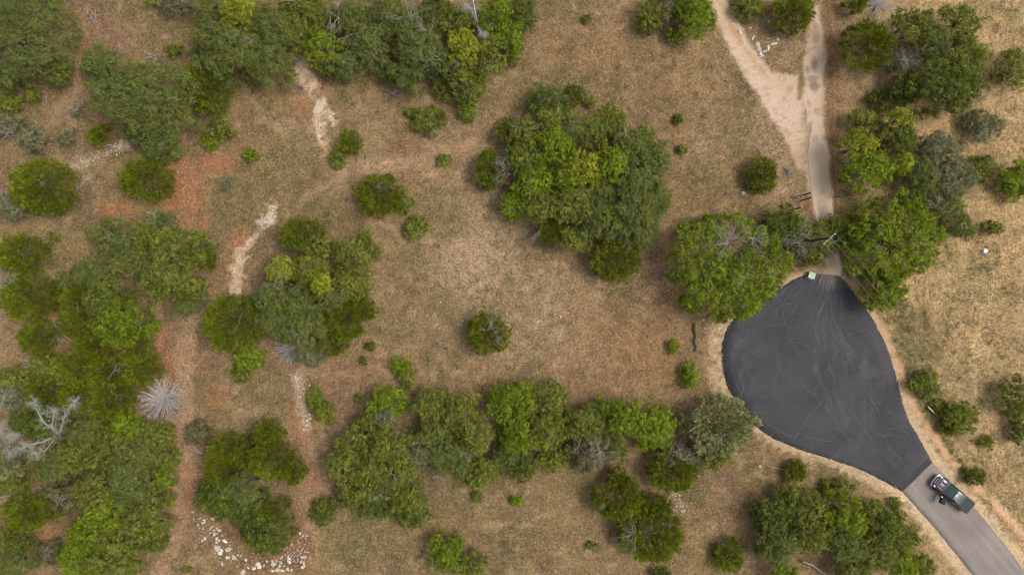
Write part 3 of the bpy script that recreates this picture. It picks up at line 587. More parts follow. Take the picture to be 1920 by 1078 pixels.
# --- top left
P('O', 50, 65, 78, 82, 'very broad grey-green oak filling the top left corner', h=7, tone=1.0)
P('O', 100, 138, 34, 24, 'small oak tucked under the lower right rim of the corner oak')
P('O', 15, 150, 30, 25, 'low green tree below the corner oak on the photo edge', group=G10)
P('O', 205, 132, 52, 45, 'grey-green oak with a bare silver branch at its top, left of the yellow-green juniper', dead=[(25, -18, 2, 1.6)], h=5.2)
P('O', 285, 190, 88, 72, 'widest oak of the upper left, soft grey-green, touching the juniper', h=7)
P('O', 300, 262, 48, 36, 'lower lobe oak above the round juniper by the red soil', h=4.4)
P('J', 388, 160, 46, 46, 'deep yellow-green juniper wedged between two grey-green oaks', h=4.8, tone=.95)
P('S', 325, 93, 17, 13, 'small green bush above the yellow-green juniper', group=G10)
P('J', 189, 256, 23, 22, 'small dark bush just above the pale rubble on the left', group=G10)
P('S', 60, 178, 20, 13, 'bright low bush beside bleached twigs under the corner oak', dead=[(26, 4, 5, .9)])
P('G', 145, 205, 13, 17, 'wispy grey half-dead bush on bare soil left of the wide oak', dead=[(0, 2, 7, .8)], dens=.35)
P('G', 15, 235, 28, 22, 'yellowish bush on the left edge with silver twigs below it', dead=[(0, 16, 9, 1.2)], deadmat='pale')
P('G', 64, 262, 28, 24, 'grey-green bush with silvery crown right of the silver twigs', dead=[(0, 0, 4, 1.0)])
P('G', 124, 258, 20, 20, 'thin sparse grey bush left of the small dark bush', dens=.45)
P('S', 18, 195, 24, 18, 'mid green bush on the left edge above the silver twigs')
P('J', 82, 350, 62, 50, 'large domed juniper above the left edge thickets with brownish top', h=4.2, dead=[(5, -8, 3, 1.0)])
P('G', 20, 388, 40, 26, 'greyish twiggy juniper at the left edge, lower left of the domed one', dead=[(-5, -12, 10, 1.5)], h=2.6)
P('J', 273, 335, 50, 41, 'round green juniper standing against the red soil patch', h=3.6)
P('S', 412, 238, 27, 25, 'loose green bush right of the widest upper left oak')
P('B', 396, 264, 18, 15, 'small bright bush touching the loose green bush', group=G10)
P('B', 470, 291, 14, 13, 'tiny round bright bush alone below the dense wood', group=G10)
P('G', 427, 347, 13, 13, 'tiny blue-grey bush right of the red soil patch', group=G10)
P('S', 102, 445, 10, 9, 'tiny green bush right of the oval juniper on the left edge')
P('W', 302, 414, 30, 19, 'low silvery bush between red soil and the thicket')
P('J', 42, 478, 49, 40, 'oval juniper on the left edge with greyish middle', h=3.6, dead=[(8, 0, 2, .7)])
P('J', 52, 555, 52, 46, 'juniper at the left edge with a grey fan of dead twigs on its upper left', h=3.8, dead=[(-22, -22, 10, 1.6)])
P('J', 72, 632, 38, 34, 'juniper left of the bleached dead bush near the left edge', h=3.0)
# --- thicket by the red soil
for a in [
 ('O', 217, 448, 50, 36, 'grey-green oak at the top of the thicket under the red soil', 5.0, [(-5, 0, 2, 1.0)]),
 ('S', 268, 440, 28, 24, 'small mid green tree beside the top oak of the red soil thicket', 3.5, None),
 ('O', 137, 525, 26, 26, 'small hazy oak on the left shoulder of the red soil thicket', 2.8, None),
 ('S', 320, 460, 38, 32, 'olive green tree under the silvery bush', 4.6, None),
 ('S', 364, 468, 34, 36, 'fresh green tree at the right end of the red soil thicket', 4.0, None),
 ('J', 393, 490, 15, 17, 'small pointed juniper at the far right tip of the thicket', 2.0, None),
 ('O', 188, 514, 42, 34, 'pale oak in the left middle of the red soil thicket', 5.2, None),
 ('O', 252, 492, 34, 32, 'olive tree with dark gap beside it, middle of the red soil thicket', 5.6, [(-30, 6, 3, 1.2)]),
 ('S', 318, 520, 58, 45, 'broad olive-yellow tree, largest of the red soil thicket', 5.8, None),
 ('O', 352, 562, 36, 28, 'blue-green low tree under the broad olive-yellow tree', 3.0, None),
 ('J', 146, 567, 32, 28, 'yellow-green juniper on the left flank of the red soil thicket', 3.6, None),
 ('D', 203, 560, 44, 36, 'dark oak in the heart of the red soil thicket', 5.4, None),
 ('J', 147, 600, 34, 34, 'juniper right of the bleached dead bush', 3.8, [(8, -18, 3, .7)]),
 ('B', 228, 604, 56, 44, 'smooth blue-green tree in the lower part of the red soil thicket', 5.8, None),
 ('J', 176, 648, 38, 28, 'low yellowish juniper at the bottom left of the red soil thicket', 3.4, None),
 ('J', 254, 646, 36, 30, 'low juniper at the bottom right of the red soil thicket', 3.4, [(0, 0, 2, .7)]),
]: P(a[0], a[1], a[2], a[3], a[4], a[5], h=a[6], dead=a[7], group=G3, tone=.85 if a[0] == 'B' else 1)
# --- lower left wood
for a in [
 ('S', 98, 692, 46, 32, 'flat green tree under the bleached dead bush', 3.6, [(-32, -6, 5, .9)]),
 ('J', 150, 690, 40, 36, 'yellow-green juniper at the top of the lower left wood', 4.0, None),
 ('J', 203, 700, 44, 36, 'juniper with a mauve tint above the white burst bush, its left neighbour', 4.0, [(20, -6, 5, 1.2)]),
 ('J', 268, 696, 36, 32, 'juniper immediately above the white burst bush', 3.6, None),
 ('S', 33, 712, 40, 24, 'low green tree on the left edge above the grey twigs', 3.0, None),
 ('J', 85, 738, 34, 32, 'dark yellow-green juniper above the large silver dead tree', 3.6, None),
 ('J', 148, 745, 34, 30, 'green juniper right of the silver dead tree top', 3.8, None),
 ('G', 22, 742, 30, 30, 'twiggy grey tree on the left edge, topmost of the silver ones', 3.6, [(0, 0, 12, 1.5)]),
 ('J', 205, 752, 46, 36, 'broad green juniper left of the white burst bush', 4.0, [(15, -16, 3, 1.0)]),
 ('B', 228, 778, 28, 22, 'small fresh green tree lower left of the white burst bush', 3.0, None),
 ('B', 238, 806, 36, 24, 'flat fresh green tree under the white burst bush on the left', 3.4, None),
 ('O', 168, 812, 36, 28, 'grey oak between silver dead tree and the fresh green trees', 4.0, None),
 ('S', 290, 815, 34, 28, 'mid green tree directly under the white burst bush', 3.6, None),
 ('D', 60, 790, 38, 40, 'dark tree standing behind the silver dead branches', 3.0, None),
 ('D', 105, 800, 40, 40, 'dark grey-green tree under the silver dead crown', 3.2, None),
 ('S', 145, 850, 40, 34, 'green tree with mottled crown below the grey oak', 4.8, None),
 ('O', 100, 872, 48, 28, 'pale blue-grey oak under the silver dead branches', 4.0, None),
 ('W', 18, 862, 32, 30, 'pale silvery tree on the left edge under the dead branches', 4.0, [(0, -15, 7, 1.4)]),
 ('S', 200, 845, 40, 36, 'mid green tree left of the corridor of bare soil, upper', 5.0, None),
 ('O', 252, 858, 42, 38, 'grey-green rounded tree in the middle of the lower left wood', 5.4, None),
 ('S', 302, 858, 28, 26, 'small tree reaching out to the bare corridor', 3.4, None),
 ('B', 310, 892, 23, 26, 'small bright tree on the right rim of the lower left wood', 3.4, None),
 ('S', 187, 916, 44, 38, 'mottled olive tree, centre of the lower left wood', 5.6, None),
 ('O', 248, 908, 42, 36, 'oak with olive top beside the mottled olive tree', 5.4, None),
 ('N', 120, 925, 38, 34, 'brownish olive tree with bare patches, left part of the wood', 4.0, [(0, 0, 4, 1.0)]),
 ('S', 20, 905, 34, 24, 'low green tree by the short grey log on the left edge', 3.0, None),
 ('J', 50, 960, 46, 34, 'yellow-green juniper on the left above the reddish gap', 3.8, [(-5, -16, 4, .9)]),
 ('J', 98, 945, 34, 28, 'dim juniper right of the yellow-green one above the reddish gap', 3.4, None),
 ('B', 203, 960, 44, 38, 'fresh green tree with yellowish specks, lower middle of the wood', 5.4, None),
 ('S', 278, 963, 48, 44, 'wide green tree bulging to the bare corridor', 5.4, None),
 ('B', 165, 1003, 38, 34, 'yellow-green tree left of the bottom row in the lower left wood', 4.6, None),
 ('S', 225, 1010, 42, 34, 'olive tree with pale tufts near the bottom of the wood', 5.2, None),
 ('D', 285, 1010, 28, 28, 'small dark tree at the lower right rim of the wood', 3.0, None),
 ('D', 33, 1010, 38, 30, 'dark bluish tree at the left under the reddish gap', 3.2, None),
 ('O', 28, 1058, 42, 26, 'pale blue-green tree in the bottom left corner', 3.8, None),
 ('N', 92, 1035, 26, 26, 'thin brownish bush beside the reddish gap with bare twigs', 1.8, [(0, 0, 6, .9)]),
 ('B', 146, 1052, 36, 30, 'bright tree on the bottom edge, left of its bottom neighbours', 4.4, None),
 ('S', 202, 1056, 42, 32, 'mottled tree on the bottom edge of the lower left wood', 5.0, None),
 ('S', 245, 1058, 24, 22, 'small tree on the bottom edge next to the bare ground', 2.8, None),
]: P(a[0], a[1], a[2], a[3], a[4], a[5], h=a[6], dead=a[7], group=G4)
# --- two-lobed thicket above the white stones
for a in [
 ('N', 370, 812, 26, 22, 'purplish olive bush above the short grey log', 1.6, [(8, -4, 4, .8)]),
 ('J', 424, 842, 38, 28, 'yellow-green tree right of the short grey log', 3.8, None),
 ('J', 418, 880, 34, 36, 'yellow-green tree below the one beside the grey log', 4.0, None),
 ('J', 500, 816, 30, 26, 'top tree of the right lobe, under the stony strip', 4.0, None),
 ('J', 510, 855, 44, 42, 'largest olive-green tree of the right lobe, streaky crown', 5.0, None),
 ('J', 548, 884, 26, 27, 'tree forming the pointed right end of the two-lobed thicket', 3.4, None),
 ('J', 462, 852, 30, 30, 'olive tree bridging the two lobes of the thicket', 4.0, None),
 ('D', 412, 934, 46, 36, 'bluish dark tree with lighter streaks above the white stones', 4.4, None),
 ('O', 462, 918, 40, 38, 'grey-green streaky tree in the waist of the thicket', 4.8, None),
 ('D', 460, 956, 34, 30, 'dark tree just above the scattered white stones', 3.8, None),
 ('J', 512, 952, 32, 22, 'small yellow-topped tree on the lower right of the thicket', 3.8, None),
 ('D', 503, 996, 50, 44, 'rounded dark green tree between the two heaps of white stones', 4.6, None),
]: P(a[0], a[1], a[2], a[3], a[4], a[5], h=a[6], dead=a[7], group=G11)
# --- thicket with the fan of dead twigs
for a in [
 ('J', 570, 440, 45, 33, 'juniper at the top of the thicket right of the pale rock streak', 4.6, None, 'J'),
 ('S', 668, 478, 44, 40, 'yellow-green feathery tree, upper right of the fan-twig thicket', 5.0, None, ''),
 ('S', 600, 465, 32, 26, 'small tree joining the juniper and the feathery one', 4.6, [(-30, 5, 4, 1.2)], ''),
 ('Y', 533, 503, 30, 24, 'pale yellow-green tree with bare grey branches', 5.6, [(0, 10, 6, 1.4)], ''),
 ('S', 582, 510, 36, 32, 'olive tree with a dark hole in its crown, middle of the thicket', 5.6, [(-5, 10, 4, .9)], ''),
 ('Y', 609, 535, 19, 26, 'small vivid yellow-green treetop amid the thicket', 6.8, None, ''),
 ('S', 658, 535, 38, 34, 'olive green tree on the right flank of the thicket', 4.8, None, ''),
 ('O', 520, 560, 42, 38, 'grey-green tree on the left flank of the fan-twig thicket', 5.4, [(10, -18, 4, 1.1)], ''),
 ('O', 575, 565, 36, 34, 'dark grey-green tree behind the vivid treetop', 5.2, None, ''),
 ('O', 625, 560, 34, 34, 'mid green tree right under the vivid treetop', 5.4, None, ''),
 ('J', 680, 578, 28, 26, 'yellow-green juniper on the right edge of the thicket', 3.4, None, ''),
 ('J', 645, 600, 40, 40, 'dark green tree at the lower right of the fan-twig thicket', 4.8, None, ''),
 ('O', 520, 605, 36, 32, 'pale grey tree at lower left beside the round dark juniper', 5.0, None, ''),
 ('O', 572, 618, 46, 42, 'large soft grey-green tree at the bottom of the fan-twig thicket', 5.6, [(0, 5, 3, .9)], ''),
 ('J', 625, 640, 34, 26, 'low dark green bushy tree at the bottom edge of the thicket', 3.2, None, ''),
 ('G', 580, 668, 36, 20, 'low hazy grey-green bush right of the dead fan of twigs', 1.7, None, ''),
 ('J', 436, 606, 57, 51, 'broad round dark juniper under the pale rock streak', 4.4, [(20, 0, 3, .8)], ''),
 ('B', 468, 668, 30, 26, 'bright green small tree under the broad dark juniper', 2.6, None, ''),
 ('S', 452, 698, 24, 18, 'low bush trailing below the bright small tree', 1.2, None, ''),
]: P(a[0], a[1], a[2], a[3], a[4], a[5], h=a[6], dead=a[7], group=G8)
# --- clearing
P('J', 712, 366, 46, 41, 'lone domed juniper with light streaks left of centre', h=3.6, dead=[(-8, -8, 4, 1.2)])
P('S', 757, 380, 20, 20, 'small tree leaning on the right of the domed juniper')
P('S', 780, 427, 26, 22, 'soft pale green bush lower right of the domed juniper', h=1.3)
P('J', 658, 267, 24, 22, 'small dense dark bush above centre left, beside a paler one', h=2.2)
P('S', 632, 297, 16, 20, 'paler bush at the lower left of the small dense dark bush', h=1.2)
P('S', 803, 224, 32, 28, 'loose green bush with grey base standing under the dense wood', h=2.1, dead=[(8, 22, 4, .7)])
P('S', 770, 211, 12, 9, 'faint low bush touching the loose green bush', group=G10)
P('S', 834, 300, 15, 12, 'faint small bush between the clearing and the central thicket', group=G10)
P('D', 694, 649, 9, 9, 'tiny dark bush, upper of the two under the fan-twig thicket', group=G10)
P('D', 683, 677, 8, 9, 'tiny dark bush, lower of the two under the fan-twig thicket', group=G10)
P('B', 750, 684, 17, 20, 'bright bush above the row, upper half of the double bush', h=1.6)
P('S', 764, 710, 17, 20, 'olive bush above the row, lower half of the double bush', h=1.5)
P('S', 674, 746, 10, 9, 'tiny green bush left of the row top', group=G10)
P('J', 917, 627, 40, 40, 'lone round juniper near the middle with grey twigs radiating from its top', h=4.0, dead=[(2, -10, 6, 1.2), (14, -2, 3, .9)])
P('S', 590, 745, 16, 26, 'upright bright bush beside the grey stony strip', h=1.6)
P('S', 608, 773, 22, 20, 'olive bush under the bright one by the grey stony strip', h=1.8)
P('S', 1105, 191, 10, 11, 'tiny bush at the upper right of the central thicket', group=G10)
P('D', 1100, 38, 10, 8, 'small grey-green weed bush high in the clearing', group=G10)
P('D', 1272, 224, 9, 11, 'tiny dark bush on open grass right of the central thicket', group=G10)
P('S', 1280, 280, 10, 11, 'tiny green bush right of the central thicket, under the dark one', group=G10)
P('B', 1263, 650, 11, 16, 'faint yellowish bush left of the mossy log', group=G10)
P('B', 1292, 703, 17, 28, 'narrow bright green bush left of the turnaround below the mossy log', h=1.8)
P('S', 350, 1068, 10, 6, 'tiny bush by the bottom edge left of the white stones')
# --- central thicket
for a in [
 ('D', 1027, 190, 38, 30, 'dark tree with purple-grey twigs at the top of the central thicket', 4.6, [(10, 0, 8, 1.3)]),
 ('J', 1077, 178, 22, 18, 'small dark tree at the top right of the thicket head', 3.0, [(8, -6, 2, 1.2)]),
 ('S', 1035, 232, 38, 34, 'green tree in the neck of the central thicket', 5.0, [(-20, 5, 2, 1.6)]),
 ('O', 1068, 245, 38, 36, 'greyish tree right of the neck of the central thicket', 5.0, None),
 ('S', 1145, 228, 36, 28, 'mid green tree on the upper right shoulder of the thicket', 4.4, None),
 ('S', 1110, 255, 36, 34, 'green tree under the upper right shoulder', 5.2, None),
 ('J', 952, 248, 22, 26, 'dark juniper at the upper left edge of the central thicket', 3.0, None),
 ('J', 916, 318, 24, 42, 'tall-shaped juniper at the far left of the central thicket', 3.6, None),
 ('N', 950, 315, 30, 40, 'bare grey-twigged olive bush beside the far left juniper', 3.4, [(0, -10, 8, 1.5), (-3, 12, 7, 1.4)]),
 ('S', 985, 295, 36, 38, 'mid green tree with grey twig right of the bare-twigged bush', 5.0, [(20, 0, 4, 1.0)]),
 ('S', 984, 250, 32, 30, 'green tree with a silver branch between the neck and the dark left juniper', 4.4, [(-8, -6, 4, 1.1)]),
 ('B', 1037, 278, 38, 34, 'fresh green tree in the upper centre of the thicket', 6.0, None),
 ('Y', 1095, 318, 34, 34, 'yellow-flushed tree in the middle of the central thicket', 6.6, None),
 ('B', 1062, 337, 26, 24, 'bright small treetop left of the yellow-flushed tree', 6.2, None),
 ('O', 1174, 278, 42, 38, 'greyish tree with bare twig, upper right of the thicket', 5.4, [(-5, -22, 6, 1.0)]),
 ('S', 1207, 256, 22, 20, 'small soft green tree by the greyish twiggy one', 3.6, None),
 ('O', 1222, 308, 34, 44, 'grey-green tree forming the right bulge of the thicket', 5.0, None),
 ('B', 1142, 308, 36, 34, 'bright green tree right of the yellow-flushed tree', 6.2, None),
 ('B', 1000, 346, 40, 36, 'bright green tree in the left middle of the thicket', 5.6, None),
 ('B', 968, 384, 34, 28, 'vivid green low tree at the left lower edge of the thicket', 4.0, None),
 ('S', 1015, 388, 38, 34, 'olive tree in the lower left part of the thicket', 5.4, None),
 ('S', 1070, 385, 42, 38, 'yellowish olive tree in the lower middle of the thicket', 6.2, None),
 ('J', 1033, 432, 28, 24, 'yellow-green tree with a bare twig at the lower left edge', 3.8, [(-20, 0, 2, 1.2)]),
 ('S', 1073, 448, 30, 28, 'green tree at the bottom tip, left of the low juniper', 4.0, None),
 ('O', 1123, 415, 42, 42, 'rounded grey-green tree left of the largest oak of the thicket', 6.0, None),
 ('O', 1125, 358, 34, 28, 'dim tree behind the rounded grey-green one', 5.4, None),
 ('O', 1182, 392, 50, 52, 'largest smooth oak of the central thicket', 6.6, [(0, -45, 4, 1.3)]),
 ('O', 1186, 336, 38, 34, 'oak above the largest smooth one, with grey patches', 5.8, None),
 ('O', 1225, 372, 32, 40, 'oak at the right rim of the central thicket', 4.8, None),
 ('O', 1204, 436, 30, 32, 'small oak under the largest smooth one', 4.2, None),
 ('J', 1153, 486, 52, 38, 'round low juniper at the bottom of the central thicket with bare middle', 4.0, [(12, -22, 6, 1.1)]),
]: P(a[0], a[1], a[2], a[3], a[4], a[5], h=a[6], dead=a[7], group=G2)
# --- dense wood along the top
for a in [
 ('G', 330, 6, 36, 24, 'hazy olive tree on the top edge, left end of the wood', 3.0, None),
 ('Y', 283, 2, 14, 10, 'small yellow-green treetop cut by the top edge', 2.6, None),
 ('O', 400, 22, 34, 32, 'soft green oak on the top edge, left of the yellow-green tree', 4.6, None),
 ('O', 425, 95, 60, 58, 'large grey-green oak above the yellow-green juniper', 6.4, None),
 ('Y', 456, 30, 34, 36, 'vivid yellow-green tree near the top edge', 6.8, None),
 ('O', 505, 112, 54, 54, 'dark grey-green oak left of the top of the rock streak', 5.6, [(-15, -22, 4, 1.2)]),
 ('O', 508, 45, 38, 36, 'grey-green oak between vivid tree and bare branches', 5.6, None),
 ('S', 557, 62, 32, 38, 'mid green tree below the bare forked branches', 5.0, None),
 ('S', 560, 12, 36, 24, 'tree with bare forked branches at the top edge', 5.0, [(0, 2, 5, 2.2)]),
 ('S', 598, 30, 34, 28, 'rounded green tree right of the forked branches', 5.6, [(25, 5, 3, 1.6)]),
 ('B', 607, 92, 38, 38, 'fresh green tree right of the top of the rock streak', 4.6, None),
 ('S', 620, 132, 24, 16, 'low tree at the wood edge right of the rock streak', 2.6, None),
 ('O', 654, 124, 36, 24, 'smooth oak on the lower edge of the top wood', 4.6, [(-5, -24, 3, 1.2)]),
 ('O', 662, 40, 42, 34, 'oak ringed with grey twigs near the top edge', 5.6, [(-20, 5, 6, 1.6), (0, 30, 3, 1.6)]),
 ('O', 698, 86, 42, 40, 'big dull green oak in the middle of the top wood', 5.6, None),
 ('O', 728, 25, 46, 34, 'dull green oak on the top edge in the middle of the wood', 6.0, None),
 ('O', 768, 55, 40, 38, 'oak with tangled grey branches right of the middle', 5.6, [(5, -10, 8, 1.8)]),
 ('O', 792, 98, 46, 40, 'smooth grey oak under the tangled grey branches', 6.2, [(15, -28, 5, 1.0)]),
 ('O', 766, 138, 38, 32, 'oak bulging out of the lower edge of the top wood', 4.6, None),
 ('D', 735, 132, 22, 26, 'dark small tree in the gap of the lower wood edge', 2.6, None),
 ('D', 818, 18, 34, 28, 'dark tree at the top edge near the tall silver branch', 4.4, None),
 ('S', 862, 50, 34, 32, 'mid green tree left of the tall silver branch', 4.2, None),
 ('O', 838, 122, 34, 34, 'grey-green tree with a silver forked snag on its front', 5.2, [(-8, 0, 3, 1.8), (8, 6, 2, 1.4)]),
 ('S', 834, 168, 22, 20, 'small tree under the silver forked snag', 2.4, None),
 ('Y', 870, 98, 32, 36, 'yellowish tree right of the silver forked snag', 6.4, None),
 ('S', 913, 112, 38, 40, 'broad mottled green tree at the right end of the wood', 5.8, None),
 ('S', 878, 158, 38, 34, 'bright mottled tree at the lower right of the top wood', 5.0, None),
 ('B', 877, 204, 17, 24, 'narrow bright bush hanging off the lower tip of the wood', 2.0, None),
 ('B', 928, 32, 34, 36, 'vivid green tree right of the tall silver branch', 6.0, None),
 ('B', 950, 70, 28, 30, 'bright tree at the right rim of the top wood', 4.6, None),
 ('D', 982, 22, 24, 42, 'dark green tree at the far right rim on the top edge', 4.0, None),
 ('S', 964, 92, 18, 32, 'low green tree trailing down the right rim', 2.6, None),
]: P(a[0], a[1], a[2], a[3], a[4], a[5], h=a[6], dead=a[7], group=G1, deadmat='pale')
# --- top right
P('S', 1220, 32, 26, 30, 'green bush at the left end of the small top clump')
P('N', 1240, 22, 22, 32, 'dull olive bush in the small top clump')
P('S', 1266, 68, 17, 20, 'low green bush under the small top clump')
P('B', 1302, 34, 40, 38, 'dense green tree beside the start of the dirt track', h=4.2)
P('D', 1272, 8, 26, 22, 'dark bush on the top edge beside the dense green tree')
P('S', 1405, 16, 32, 26, 'light green bush between the dirt track and the grey rocks', h=1.9)
P('J', 1485, 28, 40, 34, 'dark green tree on the top edge between dirt track and driveway', h=3.6)
P('S', 1505, 8, 18, 16, 'small bush at the head of the driveway strip')
P('J', 1430, 328, 28, 36, 'solitary bushy juniper left of the driveway', h=2.8)
P('J', 1602, 8, 22, 18, 'dark juniper on the top edge beside the silver dead bush', h=2.4)
for a in [
 ('J', 1622, 88, 46, 44, 'green tree at the left end of the dark clump by the driveway', 5.4, None),
 ('S', 1706, 55, 44, 34, 'streaky green tree at the top of the dark clump', 5.4, None),
 ('S', 1790, 45, 40, 36, 'green tree at the top right of the dark clump', 4.8, None),
 ('O', 1748, 78, 36, 32, 'greyish tree in the upper middle of the dark clump', 5.8, None),
 ('S', 1802, 112, 42, 48, 'green tree on the right side of the dark clump', 5.6, None),
 ('D', 1758, 165, 54, 48, 'largest dark green tree of the clump, lower right', 6.4, None),
 ('D', 1700, 165, 30, 28, 'dark tree at the lower left of the clump', 4.2, None),
 ('D', 1808, 165, 30, 36, 'dark tree at the lower right rim of the clump', 4.4, None),
 ('G', 1690, 118, 32, 28, 'nearly bare grey tangle in the middle of the dark clump', 3.4, [(0, 0, 13, 1.7), (25, -12, 8, 1.5)]),
 ('D', 1655, 190, 25, 23, 'small dark bush below the dark clump, near the driveway', 2.0, None),
]: P(a[0], a[1], a[2], a[3], a[4], a[5], h=a[6], dead=a[7], group=G7, dens=.5 if a[0] == 'G' else 1)
P('S', 1900, 128, 34, 40, 'loose green tree on the right edge with dark gaps', h=3.2, dens=.7)
P('G', 1845, 236, 40, 30, 'grey-green bush with bare middle right of the bright trees', h=2.4, dead=[(-5, 8, 5, .9)])
P('Y', 1682, 226, 28, 20, 'small yellow-green tree above the vivid one by the driveway', h=5.2)
P('S', 1618, 226, 30, 20, 'dim green tree behind the vivid one by the driveway', h=3.4)
P('Y', 1605, 276, 32, 34, 'vivid yellow-green tree right of the driveway, upper lobe', h=6.0, tone=.92)
P('B', 1628, 322, 48, 38, 'vivid green tree right of the driveway, lower lobe', h=6.0, tone=1.1)
P('Y', 1684, 310, 18, 22, 'small bright treetop at the right of the vivid tree', h=5.6)
P('D', 1682, 262, 42, 34, 'dark green tree under the small yellow-green one', h=4.6)
P('G', 1762, 284, 42, 36, 'hazy grey-green tree with bare crown right of the bright trees', h=4.6, dead=[(-12, -14, 7, 1.0)])
P('O', 1722, 322, 40, 34, 'dull grey-green tree in the hazy group', h=4.6)
P('G', 1790, 336, 38, 36, 'grey tree at the right of the hazy group', h=4.2, dead=[(-15, 10, 4, 1.0)])
P('S', 1846, 315, 30, 24, 'low green bush between the hazy group and the right edge', h=1.6)
P('B', 1903, 342, 30, 34, 'bright bushy tree on the right edge', h=2.8)
P('Y', 1907, 312, 16, 14, 'yellow-green treetop on the right edge above the bright bushy tree', h=3.2)
P('O', 1766, 385, 44, 36, 'thin grey oak with mauve twigs right of the big bright tree', h=4.4, dead=[(-22, 4, 6, 1.3)], dens=.8)
P('O', 1799, 426, 30, 28, 'lowest thin oak right of the big bright tree', h=3.4, dens=.8)
P('D', 1708, 378, 28, 20, 'dark small tree hidden above the big bright tree', h=4.0)
P('S', 1862, 428, 22, 14, 'low olive bush above the white bucket', group=G9)
# --- the big trees by the turnaround
P('B', 1362, 500, 99, 94, 'huge rounded green tree with grey dead twigs overhanging the turnaround', h=7.2, tone=.92, dead=[(-12, -38, 18, 1.9), (35, -48, 16, 1.8), (20, 20, 5, 1.3)], hollow=(.02, .40, .20))
P('B', 1672, 448, 86, 74, 'huge bright green tree right of the driveway mouth', h=7.2, tone=.98)
P('B', 1655, 542, 40, 42, 'bright green tree under the huge one, crossed by power lines', h=5.0, tone=.9)
P('S', 1610, 440, 30, 40, 'green tree on the left flank of the huge bright one', h=4.6)
P('D', 1470, 422, 40, 36, 'dark green tree left of the power pole with bare grey twigs', h=4.4, dead=[(20, 16, 7, 1.6)])
P('N', 1490, 462, 34, 32, 'open twiggy tree between the huge green tree and the pole', h=4.0, dead=[(0, -5, 12, 1.7)], dens=.6)
P('S', 1527, 452, 36, 44, 'loose green tree around the power pole', h=4.2, dens=.75, dead=[(20, 5, 5, 1.0)])
P('S', 1570, 425, 22, 26, 'small loose green tree across the driveway from the pole', h=3.4, dens=.7)
# --- right grassland
P('S', 1735, 724, 27, 28, 'green bush right of the turnaround above the white marker stake', h=2.2, group=G9)
P('S', 1803, 782, 36, 30, 'largest bush right of the white marker stake', h=2.2, group=G9)
P('J', 1775, 803, 15, 14, 'dark round bush under the largest roadside bush', group=G9)
P('S', 1850, 830, 14, 13, 'small bush under the power lines on the right', group=G9)
P('S', 1910, 745, 32, 42, 'tall green tree on the right edge, upper of two', h=3.6, group=G9)
P('D', 1913, 805, 22, 24, 'dim green bush on the right edge, lower of two', h=2.2, group=G9)
P('S', 1763, 762, 22, 14, 'low bush between the two bigger bushes by the marker stake', h=1.0, group=G9)
P('D', 1825, 892, 24, 17, 'dark green bush beside the pickup truck, across the dirt side track', h=1.5, group=G9)
